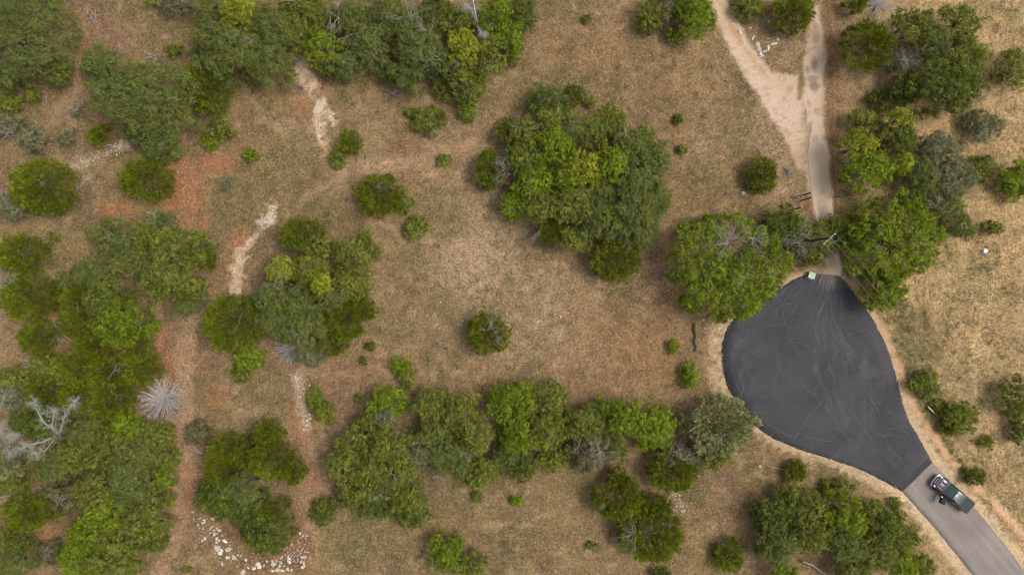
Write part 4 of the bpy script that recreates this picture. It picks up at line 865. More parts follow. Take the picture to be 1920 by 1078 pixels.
# --- silver tree and the lower row
P('W', 1350, 796, 66, 50, 'silvery feathery tree at the lower left of the turnaround', h=5.6, dead=[(0, 10, 4, 1.4)])
P('S', 1340, 855, 28, 26, 'green tree under the silvery feathery tree', h=3.0)
for a in [
 ('B', 727, 750, 38, 32, 'fresh green tree at the upper tip of the row, left side', 4.2, None),
 ('S', 697, 785, 24, 26, 'small green tree under the upper tip of the row', 4.0, None),
 ('G', 722, 782, 22, 20, 'small grey-topped tree under the upper tip of the row', 4.6, None),
 ('S', 668, 828, 36, 34, 'olive tree on the left rim of the row, upper', 5.0, None),
 ('S', 730, 828, 40, 38, 'olive tree in the left middle of the row', 5.4, None),
 ('S', 648, 875, 36, 40, 'olive tree at the far left of the row', 4.6, None),
 ('S', 700, 880, 46, 42, 'largest olive tree in the left part of the row', 5.6, None),
 ('S', 750, 872, 36, 36, 'olive tree with dark gap on its left, left part of the row', 5.2, [(-5, 10, 2, .8)]),
 ('S', 668, 925, 34, 28, 'streaky green tree at the lower left of the row', 4.0, None),
 ('W', 710, 912, 28, 24, 'pale crowned tree in the lower left part of the row', 5.0, None),
 ('D', 706, 948, 44, 26, 'dark bluish tree at the lower left of the row', 3.4, None),
 ('S', 768, 935, 40, 36, 'olive tree at the lower bulge of the row', 4.4, None),
 ('D', 778, 968, 32, 22, 'dark low tree at the lower tip of the row', 2.8, None),
 ('D', 605, 958, 27, 25, 'round low bush left of the row by the bare path', 1.8, None),
 ('G', 640, 935, 20, 22, 'grey-green bush between the round low bush and the row', 1.8, None),
 ('S', 812, 758, 35, 32, 'olive tree at the top left of the middle block of the row', 4.8, None),
 ('S', 858, 768, 42, 36, 'olive tree at the top of the middle block of the row', 5.2, [(15, 18, 2, .8)]),
 ('S', 888, 812, 38, 36, 'yellowish olive tree on the right of the middle block', 5.0, None),
 ('O', 815, 812, 34, 32, 'pale olive tree in the middle of the block', 4.8, None),
 ('G', 787, 848, 28, 34, 'greyish mottled tree on the left rim of the middle block', 4.4, None),
 ('O', 838, 856, 46, 36, 'greyish green tree at the bottom of the middle block', 5.0, [(-10, 36, 5, .9)]),
 ('S', 897, 884, 42, 30, 'flat green tree below the middle block', 3.4, None),
 ('N', 872, 845, 22, 22, 'brown-grey dead-topped tree in the middle block', 4.2, [(0, 0, 6, .8)]),
 ('B', 945, 752, 33, 36, 'fresh green tree right of the middle block', 5.0, None),
 ('B', 980, 748, 26, 36, 'bright green tree beside the fresh green one in the row', 5.2, None),
 ('S', 1028, 750, 36, 34, 'pale olive tree topping the right middle of the row', 4.8, None),
 ('S', 1025, 805, 42, 38, 'olive tree in the right middle of the row', 5.2, None),
 ('B', 975, 812, 38, 36, 'yellow-green streaky tree in the right middle of the row', 5.0, None),
 ('O', 950, 855, 32, 28, 'greyish tree below the fresh green pair', 3.8, None),
 ('D', 982, 868, 34, 30, 'dark tree on the lower edge of the right middle', 3.4, None),
 ('S', 1040, 858, 30, 24, 'low tree on the lower edge near the bare grey twigs', 3.0, None),
 ('S', 1095, 795, 38, 34, 'olive tree above the bare grey twigs', 4.6, None),
 ('B', 1135, 765, 18, 20, 'narrow upright bush poking above the row', 3.2, None),
 ('N', 1110, 842, 48, 40, 'brownish tree with a patch of bare purple-grey twigs', 4.2, [(12, 0, 13, 1.7), (-25, -12, 6, 1.2)]),
 ('S', 1148, 830, 32, 34, 'green tree right of the bare purple-grey twigs', 4.0, None),
 ('B', 1178, 782, 36, 34, 'fresh green tree near the right end of the row', 5.0, None),
 ('B', 1224, 802, 40, 42, 'bright green tree at the right end of the row', 5.0, None),
 ('S', 1245, 770, 12, 12, 'tiny bush at the upper right end of the row', 1.0, None),
 ('J', 1260, 880, 46, 44, 'dark green tree with mauve twigs under the right end of the row', 4.0, [(12, -22, 12, 1.5), (-10, -30, 5, 1.1)]),
 ('J', 1158, 932, 48, 40, 'round olive tree of the lone pair under the row', 4.4, [(-25, 10, 3, .8)]),
 ('J', 1160, 896, 24, 22, 'small tree on top of the round olive tree of the pair', 3.2, None),
 ('J', 1222, 1000, 62, 52, 'broad tree with bare fan of twigs, lower of the lone pair', 4.4, [(-32, -8, 12, 1.7)]),
 ('J', 1230, 950, 34, 22, 'small dark tree on top of the broad fan-twigged tree', 3.2, None),
]: P(a[0], a[1], a[2], a[3], a[4], a[5], h=a[6], dead=a[7], group=G5)
P('B', 832, 1034, 38, 34, 'fresh green tree on the bottom edge below the row', h=3.8, tone=.9)
P('S', 880, 1062, 36, 26, 'greyish green tree on the bottom edge beside the fresh one', h=3.4)
P('J', 1366, 1040, 28, 34, 'lone yellowish round bush near the bottom edge', h=2.2)
P('D', 1240, 1074, 22, 12, 'dark bush cut by the bottom edge')
P('B', 968, 938, 14, 10, 'faint low bush under the right middle of the row', group=G10)
P('S', 895, 931, 13, 10, 'low bush under the flat green tree of the row', group=G10)
P('S', 1110, 1022, 12, 8, 'faint bush on open grass near the bottom edge', group=G10)
# --- thicket beside the pickup road
P('J', 1494, 884, 19, 21, 'small dense juniper between turnaround and lower right thicket', h=1.9)
P('S', 1573, 916, 33, 19, 'wide low bush on the verge above the lower right thicket', h=1.6)
for a in [
 ('S', 1480, 926, 26, 20, 'small green tree at the top left of the thicket by the road', 3.2, None),
 ('D', 1450, 962, 38, 34, 'dark green tree at the left end of the thicket by the road', 4.6, None),
 ('S', 1510, 950, 40, 32, 'green tree at the top of the thicket by the road', 5.0, None),
 ('S', 1515, 995, 42, 38, 'olive tree in the left middle of the thicket by the road', 5.8, [(10, 20, 3, .8)]),
 ('B', 1585, 962, 38, 38, 'bright green tree, most vivid of the thicket by the road', 5.8, None),
 ('D', 1552, 975, 28, 26, 'dark tree between the bright tree and the olive one', 4.6, None),
 ('S', 1628, 950, 22, 20, 'small green tree beside the vivid one near the verge', 3.6, None),
 ('O', 1455, 1022, 36, 40, 'grey-green tree on the left bottom of the thicket by the road', 4.6, None),
 ('O', 1580, 1020, 38, 34, 'greyish tree in the lower middle of the thicket', 5.4, None),
 ('D', 1657, 978, 38, 32, 'dark tree on the right side of the thicket by the road', 4.6, None),
 ('S', 1695, 1005, 32, 26, 'green tree at the right end of the thicket by the road', 3.6, None),
 ('S', 1640, 1030, 38, 32, 'mid green tree at the lower right of the thicket', 5.0, None),
 ('B', 1690, 1058, 26, 24, 'bright tree on the bottom edge near the road', 4.0, None),
 ('S', 1728, 1062, 28, 22, 'low green tree on the bottom edge nearest the road', 2.8, None),
 ('S', 1600, 1068, 34, 24, 'green tree on the bottom edge right of the fallen trunk', 4.4, None),
 ('B', 1470, 1070, 28, 20, 'green tree on the bottom edge left of the fallen trunk', 4.0, None),
 ('S', 1678, 945, 14, 11, 'tiny bush on the verge above the thicket', .8, None),
]: P(a[0], a[1], a[2], a[3], a[4], a[5], h=a[6], dead=a[7], group=G6)

# ---------- dead bushes and dead trees ----------
def burst(px, py, r, n, label, name='dead_bush', h=1.3, arc=(0, 6.283), mt='bleached', fork=3, rad=.023):
    p = W(px, py, .6); z = float(ground_z(np.array([p[0]]), np.array([p[1]]))[0]); T = Tubes(); Rm = r*SPX
    T2 = Tubes()
    for k in range(3):
        T2.seg((RNG.normal(0, .05), RNG.normal(0, .05), -.1), (RNG.normal(0, .15), RNG.normal(0, .15), .4), .09, .05)
    for i in range(n):
        an = RNG.uniform(*arc); el = math.asin(RNG.uniform(.02, .97)); L = Rm*RNG.uniform(.80, 1.05)*(1+.07*math.sin(2*an+1)+.05*math.sin(5*an))
        d = unit(np.array([math.cos(an)*math.cos(el), math.sin(an)*math.cos(el), math.sin(el)*h/Rm*1.3])); b = np.array([0, 0, .15])+RNG.normal(0, .07, 3); q = b; dd = d
        Lh = L*math.cos(el)+.45*h*math.sin(el)
        for s in range(4):            # crooked, forking outward
            dd = unit(dd*.72+d*.28+RNG.normal(0, .17, 3)); e = q+dd*Lh*.25; e[2] = max(e[2], .04); T.seg(q, e, rad*(1.25-.22*s), rad*(1.03-.22*s)); q = e
            if s > 0:
                for _ in range(fork-1): f = q+unit(dd+RNG.normal(0, .45, 3))*Lh*RNG.uniform(.12, .24); f[2] = max(f[2], .03); T.seg(q, f, rad*.6, rad*.3)
    root = empty(name, (p[0], p[1], z), 0, label=label, cat='dead bush')
    link('stem', T2.mesh('stem', 6), M['bark'], root); link('twigs', T.mesh('twigs', 3), M[mt], root); return root
burst(305, 750, 41, 230, 'whitish dead bush with twigs bursting out all round, on bare soil', h=1.9)
burst(105, 626, 28, 120, 'smaller bleached dead bush between the left edge junipers', h=1.2)
burst(548, 648, 34, 110, 'dead fan of grey twigs spreading at the foot of the grey-green thicket', arc=(2.3, 5.4), h=.9)
burst(1645, 8, 34, 110, 'silver dead bush on the top edge beside a dark juniper', h=1.6)
burst(1480, 322, 17, 30, 'low tangle of dry twigs left of the driveway', h=.4, mt='dead', rad=.018)
burst(285, 104, 12, 12, 'small bleached snag above the wide oak', h=1.2)
burst(172, 30, 12, 24, 'faint grey twig bush right of the corner oak', h=.6, rad=.014)
burst(562, 165, 16, 40, 'low mauve-grey twig bush left of the rock streak', h=.4, mt='dead', rad=.014)
burst(735, 175, 26, 60, 'low tangle of dull twigs under the dense top wood', h=.5, mt='dead', rad=.014)
burst(835, 655, 12, 14, 'tiny dry twig bush in the clearing left of the lone round juniper', h=.3, mt='dead', rad=.012)
burst(1008, 158, 14, 16, 'dry brown twigs above the head of the central thicket', h=.4, mt='dead', rad=.014)
def dead_tree(px, py, limbs, label, h=5.0, r0=.085, twl=.75):
    """a leafless tree; limbs are pixel polylines of the main branches as heights rise"""
    p = W(px, py, 0); T = Tubes(); TR = Tubes(); T2 = Tubes(); z = 0
    for pts in limbs:
        prev = None
        for i, (x, y, zz) in enumerate(pts):
            q = W(x, y, zz)-np.array([p[0], p[1], 0]); r = r0*(1-.75*i/len(pts))
            if prev is not None:
                (TR if i < 2 else T).seg(prev, q, r*1.15, r)
                if i > 1:
                    dd = unit(q-prev)
                    for _ in range(13): T2.branch(prev+(q-prev)*RNG.random(), unit(dd+RNG.normal(0, .75, 3)), twl*RNG.uniform(.5, 1.0), .020, 2, .7, .3, 3, .6)
            prev = q
        for _ in range(20): T2.branch(prev, unit(RNG.normal(0, 1, 3)+np.array([0, 0, .2])), twl*RNG.uniform(.6, 1.0), .020, 2, .7, .3, 3, .6)
    root = empty('dead_tree', (p[0], p[1], z), 0, label=label, cat='dead tree')
    link('trunk', TR.mesh('trunk', 7), M['pale'], root); link('branches', T.mesh('branches', 6), M['pale'], root); link('twigs', T2.mesh('twigs', 3), M['lichen'], root)
dead_tree(108, 822, [[(108, 822, -.1), (112, 815, 2.5), (118, 790, 4.2), (124, 770, 5.2), (140, 752, 5.6)], [(108, 822, -.1), (110, 812, 2.4), (85, 795, 4.4), (72, 775, 5), (62, 755, 5.2)],
                     [(108, 822, -.1), (108, 815, 2.2), (80, 828, 4), (60, 832, 4.8), (45, 838, 5)], [(108, 822, -.1), (106, 818, 2.2), (85, 845, 4.4), (66, 850, 4.8)], [(108, 822, -.1), (110, 815, 2.4), (98, 800, 4.6), (100, 770, 5.2)]],
          'large silver dead tree with spreading crooked branches in the lower left wood')
dead_tree(8, 826, [[(8, 826, -.1), (8, 820, 2), (4, 812, 3.8), (2, 800, 4.4)], [(8, 826, -.1), (8, 822, 2), (14, 845, 3.8), (18, 850, 4.2)], [(8, 826, -.1), (9, 820, 2), (20, 826, 3.8), (26, 818, 4.4)]], 'silver dead tree cut by the left edge beside the larger one', twl=.8)
dead_tree(896, 60, [[(896, 60, -.1), (895, 52, 3), (892, 30, 5), (888, 8, 6), (886, -10, 6.4)], [(896, 60, -.1), (896, 54, 3), (902, 62, 5.2), (906, 68, 5.8)], [(896, 60, -.1), (895, 50, 3), (884, 18, 5.5), (872, 12, 6)]], 'tall silver snag standing among the trees by the top edge', twl=.55, r0=.15)

# ---------- logs ----------
def log(name, pts, r, m, label, cat='log', zlift=0):
    T = Tubes(); c = W(*pts[0][:2]); c[2] = 0
    Pp = [W(x, y, 0)-np.array([c[0], c[1], 0])+np.array([0, 0, r*.8+zz]) for x, y, zz in pts]
    zz = float(ground_z(c[0:1], c[1:2])[0])
    for i in range(len(Pp)-1): T.seg(Pp[i], Pp[i+1]+(Pp[i+1]-Pp[i])*.03, r*(1-.12*i), r*(1-.12*(i+1)))
    T.seg(Pp[0]-unit(Pp[1]-Pp[0])*.02, Pp[0], .01, r)
    e = len(Pp)-1; T.seg(Pp[e], Pp[e]+unit(Pp[e]-Pp[e-1])*.04, r*(1-.12*e), .01)
    for i in range(len(Pp)-1):
        for _ in range(2): b = (Pp[i]+Pp[i+1])/2; T.seg(b, b+unit(RNG.normal(0, 1, 3)+np.array([0, 0, .5]))*r*2.2, r*.3, r*.15)
    me = T.mesh(name, 9); o = link(name, me, M[m], None, label=label, cat=cat); o.location = (c[0], c[1], zz)
log('mossy_log', [(1302, 606, 0), (1300, 617, .05), (1303, 629, .02), (1301, 641, .06), (1304, 650, .01), (1303, 659, 0)], .19, 'moss', 'long dark mossy log lying left of the turnaround')
log('fallen_log', [(363, 836, 0), (370, 845, .05), (380, 850, .02)], .16, 'greywood', 'short grey log lying left of the two-lobed thicket')
log('fallen_log', [(-6, 932, 0), (12, 929, .08), (28, 925, .2)], .22, 'greywood', 'grey log poking in from the left edge')
log('fallen_log', [(1500, 1048, .5), (1520, 1056, .35), (1545, 1074, .1), (1570, 1096, 0)], .14, 'greywood', 'fallen trunk in the bare gap of the lower right thicket')
log('dry_stick', [(1438, 872, 0), (1455, 877, .03), (1480, 882, 0)], .05, 'dead', 'thin grey stick on the verge left of the small dense juniper', cat='stick')
log('dry_stick', [(626, 843, 2.9), (634, 838, 3.0)], .05, 'pale', 'pale broken stick lodged in the left rim of the row', cat='stick')

# ---------- rocks ----------
def rock_mesh(r, flat=.55):
    import bmesh
    bm = bmesh.new(); bmesh.ops.create_icosphere(bm, subdivisions=2, radius=1)
    s = np.array([RNG.uniform(.75, 1.25), RNG.uniform(.7, 1.1), flat*RNG.uniform(.7, 1.2)]); cuts = [unit(RNG.normal(0, 1, 3)) for _ in range(7)]; cd = RNG.uniform(.55, .85, 7)
    for v in bm.verts:
        c = np.array(v.co)
        for n_, d_ in zip(cuts, cd):
            e = c@n_-d_
            if e > 0: c = c-n_*e*.9
        v.co = c*s*r*RNG.uniform(.96, 1.04)
    me = bpy.data.meshes.new("rock"); bm.to_mesh(me); bm.free()
    a = me.color_attributes.new("tone", 'FLOAT_COLOR', 'POINT'); base = np.array([.70, .65, .575])*RNG.uniform(.75, 1.12)
    c = np.ones((len(me.vertices), 4), np.float32); c[:, :3] = base; zz = np.array([v.co.z for v in me.vertices]); st_ = np.clip(.5-(zz+RNG.normal(0, .25, len(zz)))*1.2, 0, 1)[:, None]*.7; c[:, :3] = c[:, :3]*(1-st_)+np.array([.36, .25, .17])*st_; a.data.foreach_set("color", c.ravel()); return me
RM = [rock_mesh(1) for _ in range(10)]
def rock(px, py, r, label, group=None, name='limestone_rock'):
    p = W(px, py); z = float(ground_z(p[0:1], p[1:2])[0])
    o = bpy.data.objects.new(name, RM[int(RNG.integers(0, 10))]); COL.objects.link(o); o.location = (p[0], p[1], z+r*.06); o.rotation_euler = (RNG.normal(0, .15), RNG.normal(0, .15), RNG.uniform(0, 6.28)); o.scale = (r, r*RNG.uniform(.7, 1.1), r)
    if not o.data.materials: o.data.materials.append(M['rock'])
    tag(o, label, 'rock', group)
spec = [(421, 1014, .40, 'largest white boulder of the lower left stone heap'), (406, 1027, .42, 'white boulder at the left rim of the stone heap'), (412, 1038, .36, 'white boulder just below the left rim one'), (426, 1031, .34, 'pinkish boulder right of the left rim boulders'),
        (383, 1010, .24, 'lone white rock left of the stone heap'), (416, 1058, .22, 'white rock below the stone heap, on grass'), (455, 1072, .40, 'grey-white boulder on the bottom edge'), (438, 1046, .28, 'white rock in the middle of the stone heap'),
        (460, 1050, .26, 'white rock right of the middle of the heap'), (475, 1066, .30, 'white rock on the bottom edge right of the grey-white boulder'), (361, 959, .20, 'top white rock of the line beside the dark tree'), (379, 980, .20, 'white rock halfway down the line')]
for s in spec: rock(*s)
gq = 'white stones strewn under the two-lobed thicket'
for i in range(70):
    t = RNG.random(); x, y = 365+t*85+RNG.normal(0, 9), 965+t*95+RNG.normal(0, 10)
    if y < 1082 and x > 355: rock(x, y, .055+.22*RNG.random()**1.7, 'small white stone strewn left of the rounded dark tree', gq)
gr = 'white stones on the reddish bare patch'
for i in range(75):
    if i < 40: an = RNG.random(); x, y = 485+an*85+RNG.normal(0, 6), 1062-an*14+RNG.normal(0, 7)
    else: x, y = RNG.uniform(525, 582), RNG.uniform(1000, 1055)
    rock(x, y, RNG.uniform(.07, .28) if i < 40 else RNG.uniform(.05, .11), 'white stone on the reddish bare patch right of the dark tree', gr)
for x, y, r in ((562, 1000, .26), (568, 1005, .20), (520, 1068, .3), (515, 1058, .25), (482, 1058, .36), (486, 1064, .3), (530, 1070, .28), (538, 1066, .24), (546, 1068, .24), (570, 1058, .2), (500, 1052, .2)): rock(x, y, r, 'larger pale slab in the reddish stone patch', gr)
gg = 'grey rocks laid in a V by the dirt track'
for x, y, r, l in ((1421, 84, .34, 'pale pink rock at the top of the V of rocks'), (1424, 93, .36, 'grey rock in the left arm of the V'), (1426, 101, .30, 'rock low in the left arm of the V'), (1429, 106, .26, 'cream rock at the foot of the V'), (1434, 97, .34, 'pale rock just right of the V foot'),
                 (1441, 90, .38, 'white-rimmed rock in the right arm of the V'), (1450, 83, .46, 'largest grey slab in the right arm of the V'), (1458, 74, .26, 'small rock ending the right arm of the V'), (1412, 72, .36, 'bluish grey rock apart from the V, upper left'),
                 (1387, 61, .34, 'cream rock on the right edge of the dirt track'), (1373, 45, .22, 'pink rock on the track edge above the cream rock'), (1407, 53, .20, 'small cream rock under the light green bush'), (1440, 73, .18, 'small rock between the arms of the V'), (1441, 41, .18, 'small rock right of the light green bush')):
    rock(x, y, r, l, gg)
gs = 'pale rubble along the rock streaks'
def strew(pts, n, spread, r0, r1, label, grp):
    for i in range(n):
        k = RNG.integers(0, len(pts)-1); t = RNG.random(); x = pts[k][0]*(1-t)+pts[k+1][0]*t+RNG.normal(0, spread); y = pts[k][1]*(1-t)+pts[k+1][1]*t+RNG.normal(0, spread); rock(x, y, r0*.7+(r1-r0*.7)*RNG.random()**2, label, grp)
strew([(514, 388), (504, 410), (496, 425)], 55, 4.5, .06, .2, 'white rubble stone at the head of the left pale streak', gs+', left')
strew([(130, 315), (165, 302), (200, 285), (235, 272)], 60, 6, .06, .15, 'cream rubble stone under the small dark bush', gs+', far left')
strew([(560, 705), (564, 735), (572, 775), (578, 800)], 50, 6, .06, .2, 'grey stone in the stony strip by the upright bright bush', gs+', lower')
strew([(1264, 925), (1270, 940), (1280, 955)], 26, 5, .08, .17, 'buff stone in the small heap beside the lone pair of trees', 'buff stones heaped by the lone pair')
rock(1395, 362, .3, 'white rock lower left of the solitary bushy juniper'); rock(1402, 366, .18, 'small rock touching the white one by the solitary juniper')
for x, y, r, l in ((1051, 594, .13, 'single white stone in the clearing right of the lone round juniper'), (826, 567, .13, 'single white stone left of the lone round juniper'), (1319, 600, .16, 'pale rock by the top of the mossy log'), (1285, 571, .12, 'pale stone under the huge rounded green tree'), (1425, 874, .2, 'pale stone on the verge below the turnaround'), (1886, 954, .24, 'pale rock on the grass right of the road')):
    rock(x, y, r, l)
# ---------- ground cover: weeds, grass, pebbles (uncountable) ----------
def scatter_mask(n, x0=-70, x1=70, y0=-42, y1=42):
    x = RNG.uniform(x0, x1, n); y = RNG.uniform(y0, y1, n); rd = road_clear(x, y); c, st, tk_ = ground_cols(x, y)
    return x, y, rd, st, tk_
def tufts(name, x, y, nb, hl, wd, c0, c1, label, spread=.12, flat=.5):
    n = len(x); z = ground_z(x, y); i = np.repeat(np.arange(n), nb); K = len(i); sz = RNG.uniform(.6, 1.4, n)[i]
    p = np.stack([x[i], y[i], z[i]-.01], 1)+np.c_[RNG.normal(0, spread, (K, 2))*sz[:, None], np.zeros(K)]
    d = unit(np.c_[RNG.normal(0, 1, (K, 2)), RNG.uniform(.15, 1.2, K)*flat*2]); L = (RNG.uniform(.6, 1.2, K)*hl*sz)[:, None]
    s = unit(np.cross(d, np.c_[RNG.normal(0, .3, (K, 2)), np.ones(K)]))*wd
    tip = p+d*L; mid = p+d*L*.55
    V = np.stack([p, mid+s, tip, mid-s], 1).reshape(-1, 3); t = (RNG.random(n)[i]*.6+RNG.random(K)*.4)[:, None]
    col = np.array(c0)*(1-t)+np.array(c1)*t
    link(name, npmesh(name, V, np.arange(4*K).reshape(K, 4), np.repeat(col, 4, 0)), M['grass'], kind='stuff', label=label)
x, y, rd, st, tk_ = scatter_mask(70000)
nn = fbm(x, y, 5, 55, 3); k = (rd > .5) & (tk_ < .2) & (RNG.random(len(x)) < np.clip((nn-.36)*3.2, .06, 1)*.75)
tufts('grass', x[k], y[k], 9, .20, .022, (.22, .155, .085), (.42, .32, .18), 'short dry straw-coloured grass')
x, y, rd, st, tk_ = scatter_mask(26000)
nn = fbm(x, y, 4.5, 21); mm = fbm(x, y, 2.2, 87, 2); right = x > W(1625, 0)[0]
k = (rd > .6) & (tk_ < .2) & (RNG.random(len(x)) < np.clip((nn-.44)*4+(mm-.5)*2.5, .03, 1)*.55)
tufts('weeds', x[k], y[k], 13, .18, .028, (.085, .092, .036), (.19, .19, .08), 'low olive weeds scattered through the dry grass', spread=.16)
# clustered small weeds on the right grassland and the pale centre
cx, cy = [], []
for (a, b, c, d_, n_) in ((1640, 1920, 430, 720, 120), (1830, 1920, 0, 250, 30), (1000, 1250, 20, 260, 60), (820, 960, 370, 560, 60), (1700, 1900, 700, 1000, 40), (900, 1100, 540, 640, 30), (1180, 1300, 180, 340, 24)):
    cx += list(RNG.uniform(a, b, n_)); cy += list(RNG.uniform(c, d_, n_))
cx = (np.array(cx)-960)*SPX; cy = (539-np.array(cy))*SPX; ii = np.repeat(np.arange(len(cx)), 10); r_ = RNG.uniform(.15, .55, len(cx))[ii]
x = cx[ii]+RNG.normal(0, 1, len(ii))*r_; y = cy[ii]+RNG.normal(0, 1, len(ii))*r_; k = (road_clear(x, y) > .4)
tufts('weeds', x[k], y[k], 8, .18, .024, (.13, .135, .05), (.26, .25, .105), 'small green weed clumps on the open grassland', spread=.15)
# green weeds along the ditch right of the turnaround
x, y, rd, st, tk_ = scatter_mask(14000, W(1560, 0)[0], W(1860, 0)[0], W(0, 1000)[1], W(0, 560)[1])
sdt = seg_dist(x, y, [(1690, 575), (1705, 650), (1715, 720), (1740, 800), (1790, 860), (1850, 930), (1910, 1000)], 14); k = (sdt+RNG.normal(0, 1.0, len(x)) < .2) & (rd > 1.3) & (tk_ < .2) & (RNG.random(len(x)) < .4)
tufts('weeds', x[k], y[k], 14, .22, .028, (.11, .125, .045), (.21, .21, .09), 'greener grass and weeds along the road ditch', spread=.16)
# pebbles
x, y, rd, st, tk_ = scatter_mask(42000); k = (rd > .25) & (RNG.random(len(x)) < st*.42+.012); x, y = x[k], y[k]; n = len(x)
ico = np.array([[1, 0, 0], [-1, 0, 0], [0, 1, 0], [0, -1, 0], [0, 0, 1], [0, 0, -1]], float); fc = np.array([[0, 2, 4], [2, 1, 4], [1, 3, 4], [3, 0, 4], [2, 0, 5], [1, 2, 5], [3, 1, 5], [0, 3, 5]])
sc = RNG.uniform(.025, .085, (n, 1, 1))*RNG.uniform(.7, 1.3, (n, 1, 3)); an = RNG.uniform(0, 6.28, n); V = ico[None]*sc*np.array([1, 1, .6])*RNG.uniform(.8, 1.2, (n, 6, 1))
V = np.stack([V[..., 0]*np.cos(an)[:, None]-V[..., 1]*np.sin(an)[:, None], V[..., 0]*np.sin(an)[:, None]+V[..., 1]*np.cos(an)[:, None], V[..., 2]], -1)+np.stack([x, y, ground_z(x, y)+.01], 1)[:, None]
t = RNG.random((n, 1)); pc = np.array([.34, .23, .15])*(1-t)+np.array([.66, .54, .42])*t
link('pebbles', npmesh('pebbles', V.reshape(-1, 3), (np.arange(n)[:, None, None]*6+fc[None]).reshape(-1, 3), np.repeat(pc, 6, 0)), M['rock'], kind='stuff', label='pale loose pebbles on the bare soil')
cx, cy = [], []
for pts, n_, sp in (([(563, 112), (583, 160), (592, 185), (606, 212), (630, 214)], 260, 7), ([(606, 212), (598, 235), (604, 268)], 120, 6), ([(512, 388), (494, 428), (452, 470), (447, 500), (441, 550)], 420, 8), ([(130, 315), (235, 272)], 260, 9), ([(560, 705), (578, 800)], 260, 10), ([(340, 310), (360, 360), (370, 430)], 420, 22), ([(390, 310), (430, 305)], 120, 12), ([(365, 970), (450, 1060), (560, 1020), (570, 1050)], 600, 16)):
    for _ in range(n_):
        k = RNG.integers(0, len(pts)-1); t = RNG.random(); cx.append(pts[k][0]*(1-t)+pts[k+1][0]*t+RNG.normal(0, sp)); cy.append(pts[k][1]*(1-t)+pts[k+1][1]*t+RNG.normal(0, sp))
x = (np.array(cx)-960)*SPX; y = (539-np.array(cy))*SPX; n = len(x)
V = ico[None]*(.025+.12*RNG.random((n, 1, 1))**2.5)*RNG.uniform(.7, 1.3, (n, 6, 3))*np.array([1, 1, .5])+np.stack([x, y, ground_z(x, y)+.01], 1)[:, None]
t = RNG.random((n, 1)); pc = np.array([.36, .21, .13])*(1-t)+np.array([.60, .50, .40])*t; rs = (x > W(300, 0)[0]) & (x < W(440, 0)[0]) & (y > W(0, 450)[1]) & (y < W(0, 290)[1]); pc[rs] = np.array([.34, .18, .10])*(1-t[rs])+np.array([.52, .34, .22])*t[rs]
link('rubble', npmesh('rubble', V.reshape(-1, 3), (np.arange(n)[:, None, None]*6+fc[None]).reshape(-1, 3), np.repeat(pc, 6, 0)), M['rock'], kind='stuff', label='crumbled limestone and red rubble on the bare scars')
# crushed stone along the road edge
ex, ey = [], []
for E, mx_, n_ in ((EDGE_R+OLD_R, 1.3, 5200), (EDGE_L[::-1][6:]+OLD_L, 1.0, 3800)):
    E = np.array(E); d = np.r_[0, np.cumsum(np.linalg.norm(np.diff(E, axis=0), axis=1))]; t = RNG.uniform(0, d[-1], n_)
    ex += list((np.interp(t, d, E[:, 0])-960)*SPX+RNG.normal(0, .6, n_)); ey += list((539-np.interp(t, d, E[:, 1]))*SPX+RNG.normal(0, .6, n_))
x, y = np.array(ex), np.array(ey); rd = road_clear(x, y); k = (rd > -.22) & (rd < 1.5) & (np.abs(x) < 85); x, y = x[k], y[k]; n = len(x)
V = ico[None]*RNG.uniform(.02, .06, (n, 1, 1))*RNG.uniform(.7, 1.3, (n, 6, 3))+np.stack([x, y, ground_z(x, y)+.012+.022*(rd[k] < 0)], 1)[:, None]
t = RNG.random((n, 1)); pc = np.array([.44, .34, .25])*(1-t)+np.array([.68, .58, .46])*t
link('gravel', npmesh('gravel', V.reshape(-1, 3), (np.arange(n)[:, None, None]*6+fc[None]).reshape(-1, 3), np.repeat(pc, 6, 0)), M['rock'], kind='stuff', label='pale crushed stone along the road edge')

# ---------- utility pole and wires ----------
import bmesh
def bm_obj(name, bm, m, parent=None, smooth=False, bevel=0, **k):
    if bevel: bmesh.ops.bevel(bm, geom=bm.edges[:], offset=bevel, segments=2, affect='EDGES', clamp_overlap=True)
    me = bpy.data.meshes.new(name); bm.to_mesh(me); bm.free()
    if smooth: me.polygons.foreach_set("use_smooth", np.ones(len(me.polygons), bool))
    return link(name, me, m, parent, **k)
from mathutils import Matrix, Vector
def box(bm, c, s, rot=None):
    r = bmesh.ops.create_cube(bm, size=1); M_ = Matrix.Translation(c) @ (rot or Matrix.Identity(4)) @ Matrix.Diagonal((*s, 1))
    bmesh.ops.transform(bm, matrix=M_, verts=r['verts']); return r['verts']
def cyl(bm, a, b, r0, r1=None, n=12):
    r1 = r0 if r1 is None else r1; a = Vector(a); b = Vector(b); d = b-a
    r = bmesh.ops.create_cone(bm, cap_ends=True, segments=n, radius1=r0, radius2=r1, depth=d.length)
    bmesh.ops.transform(bm, matrix=Matrix.Translation((a+b)/2) @ d.to_track_quat('Z', 'Y').to_matrix().to_4x4(), verts=r['verts']); return r['verts']
WD = unit(np.array([.68, -.733, 0]))              # run of the power line
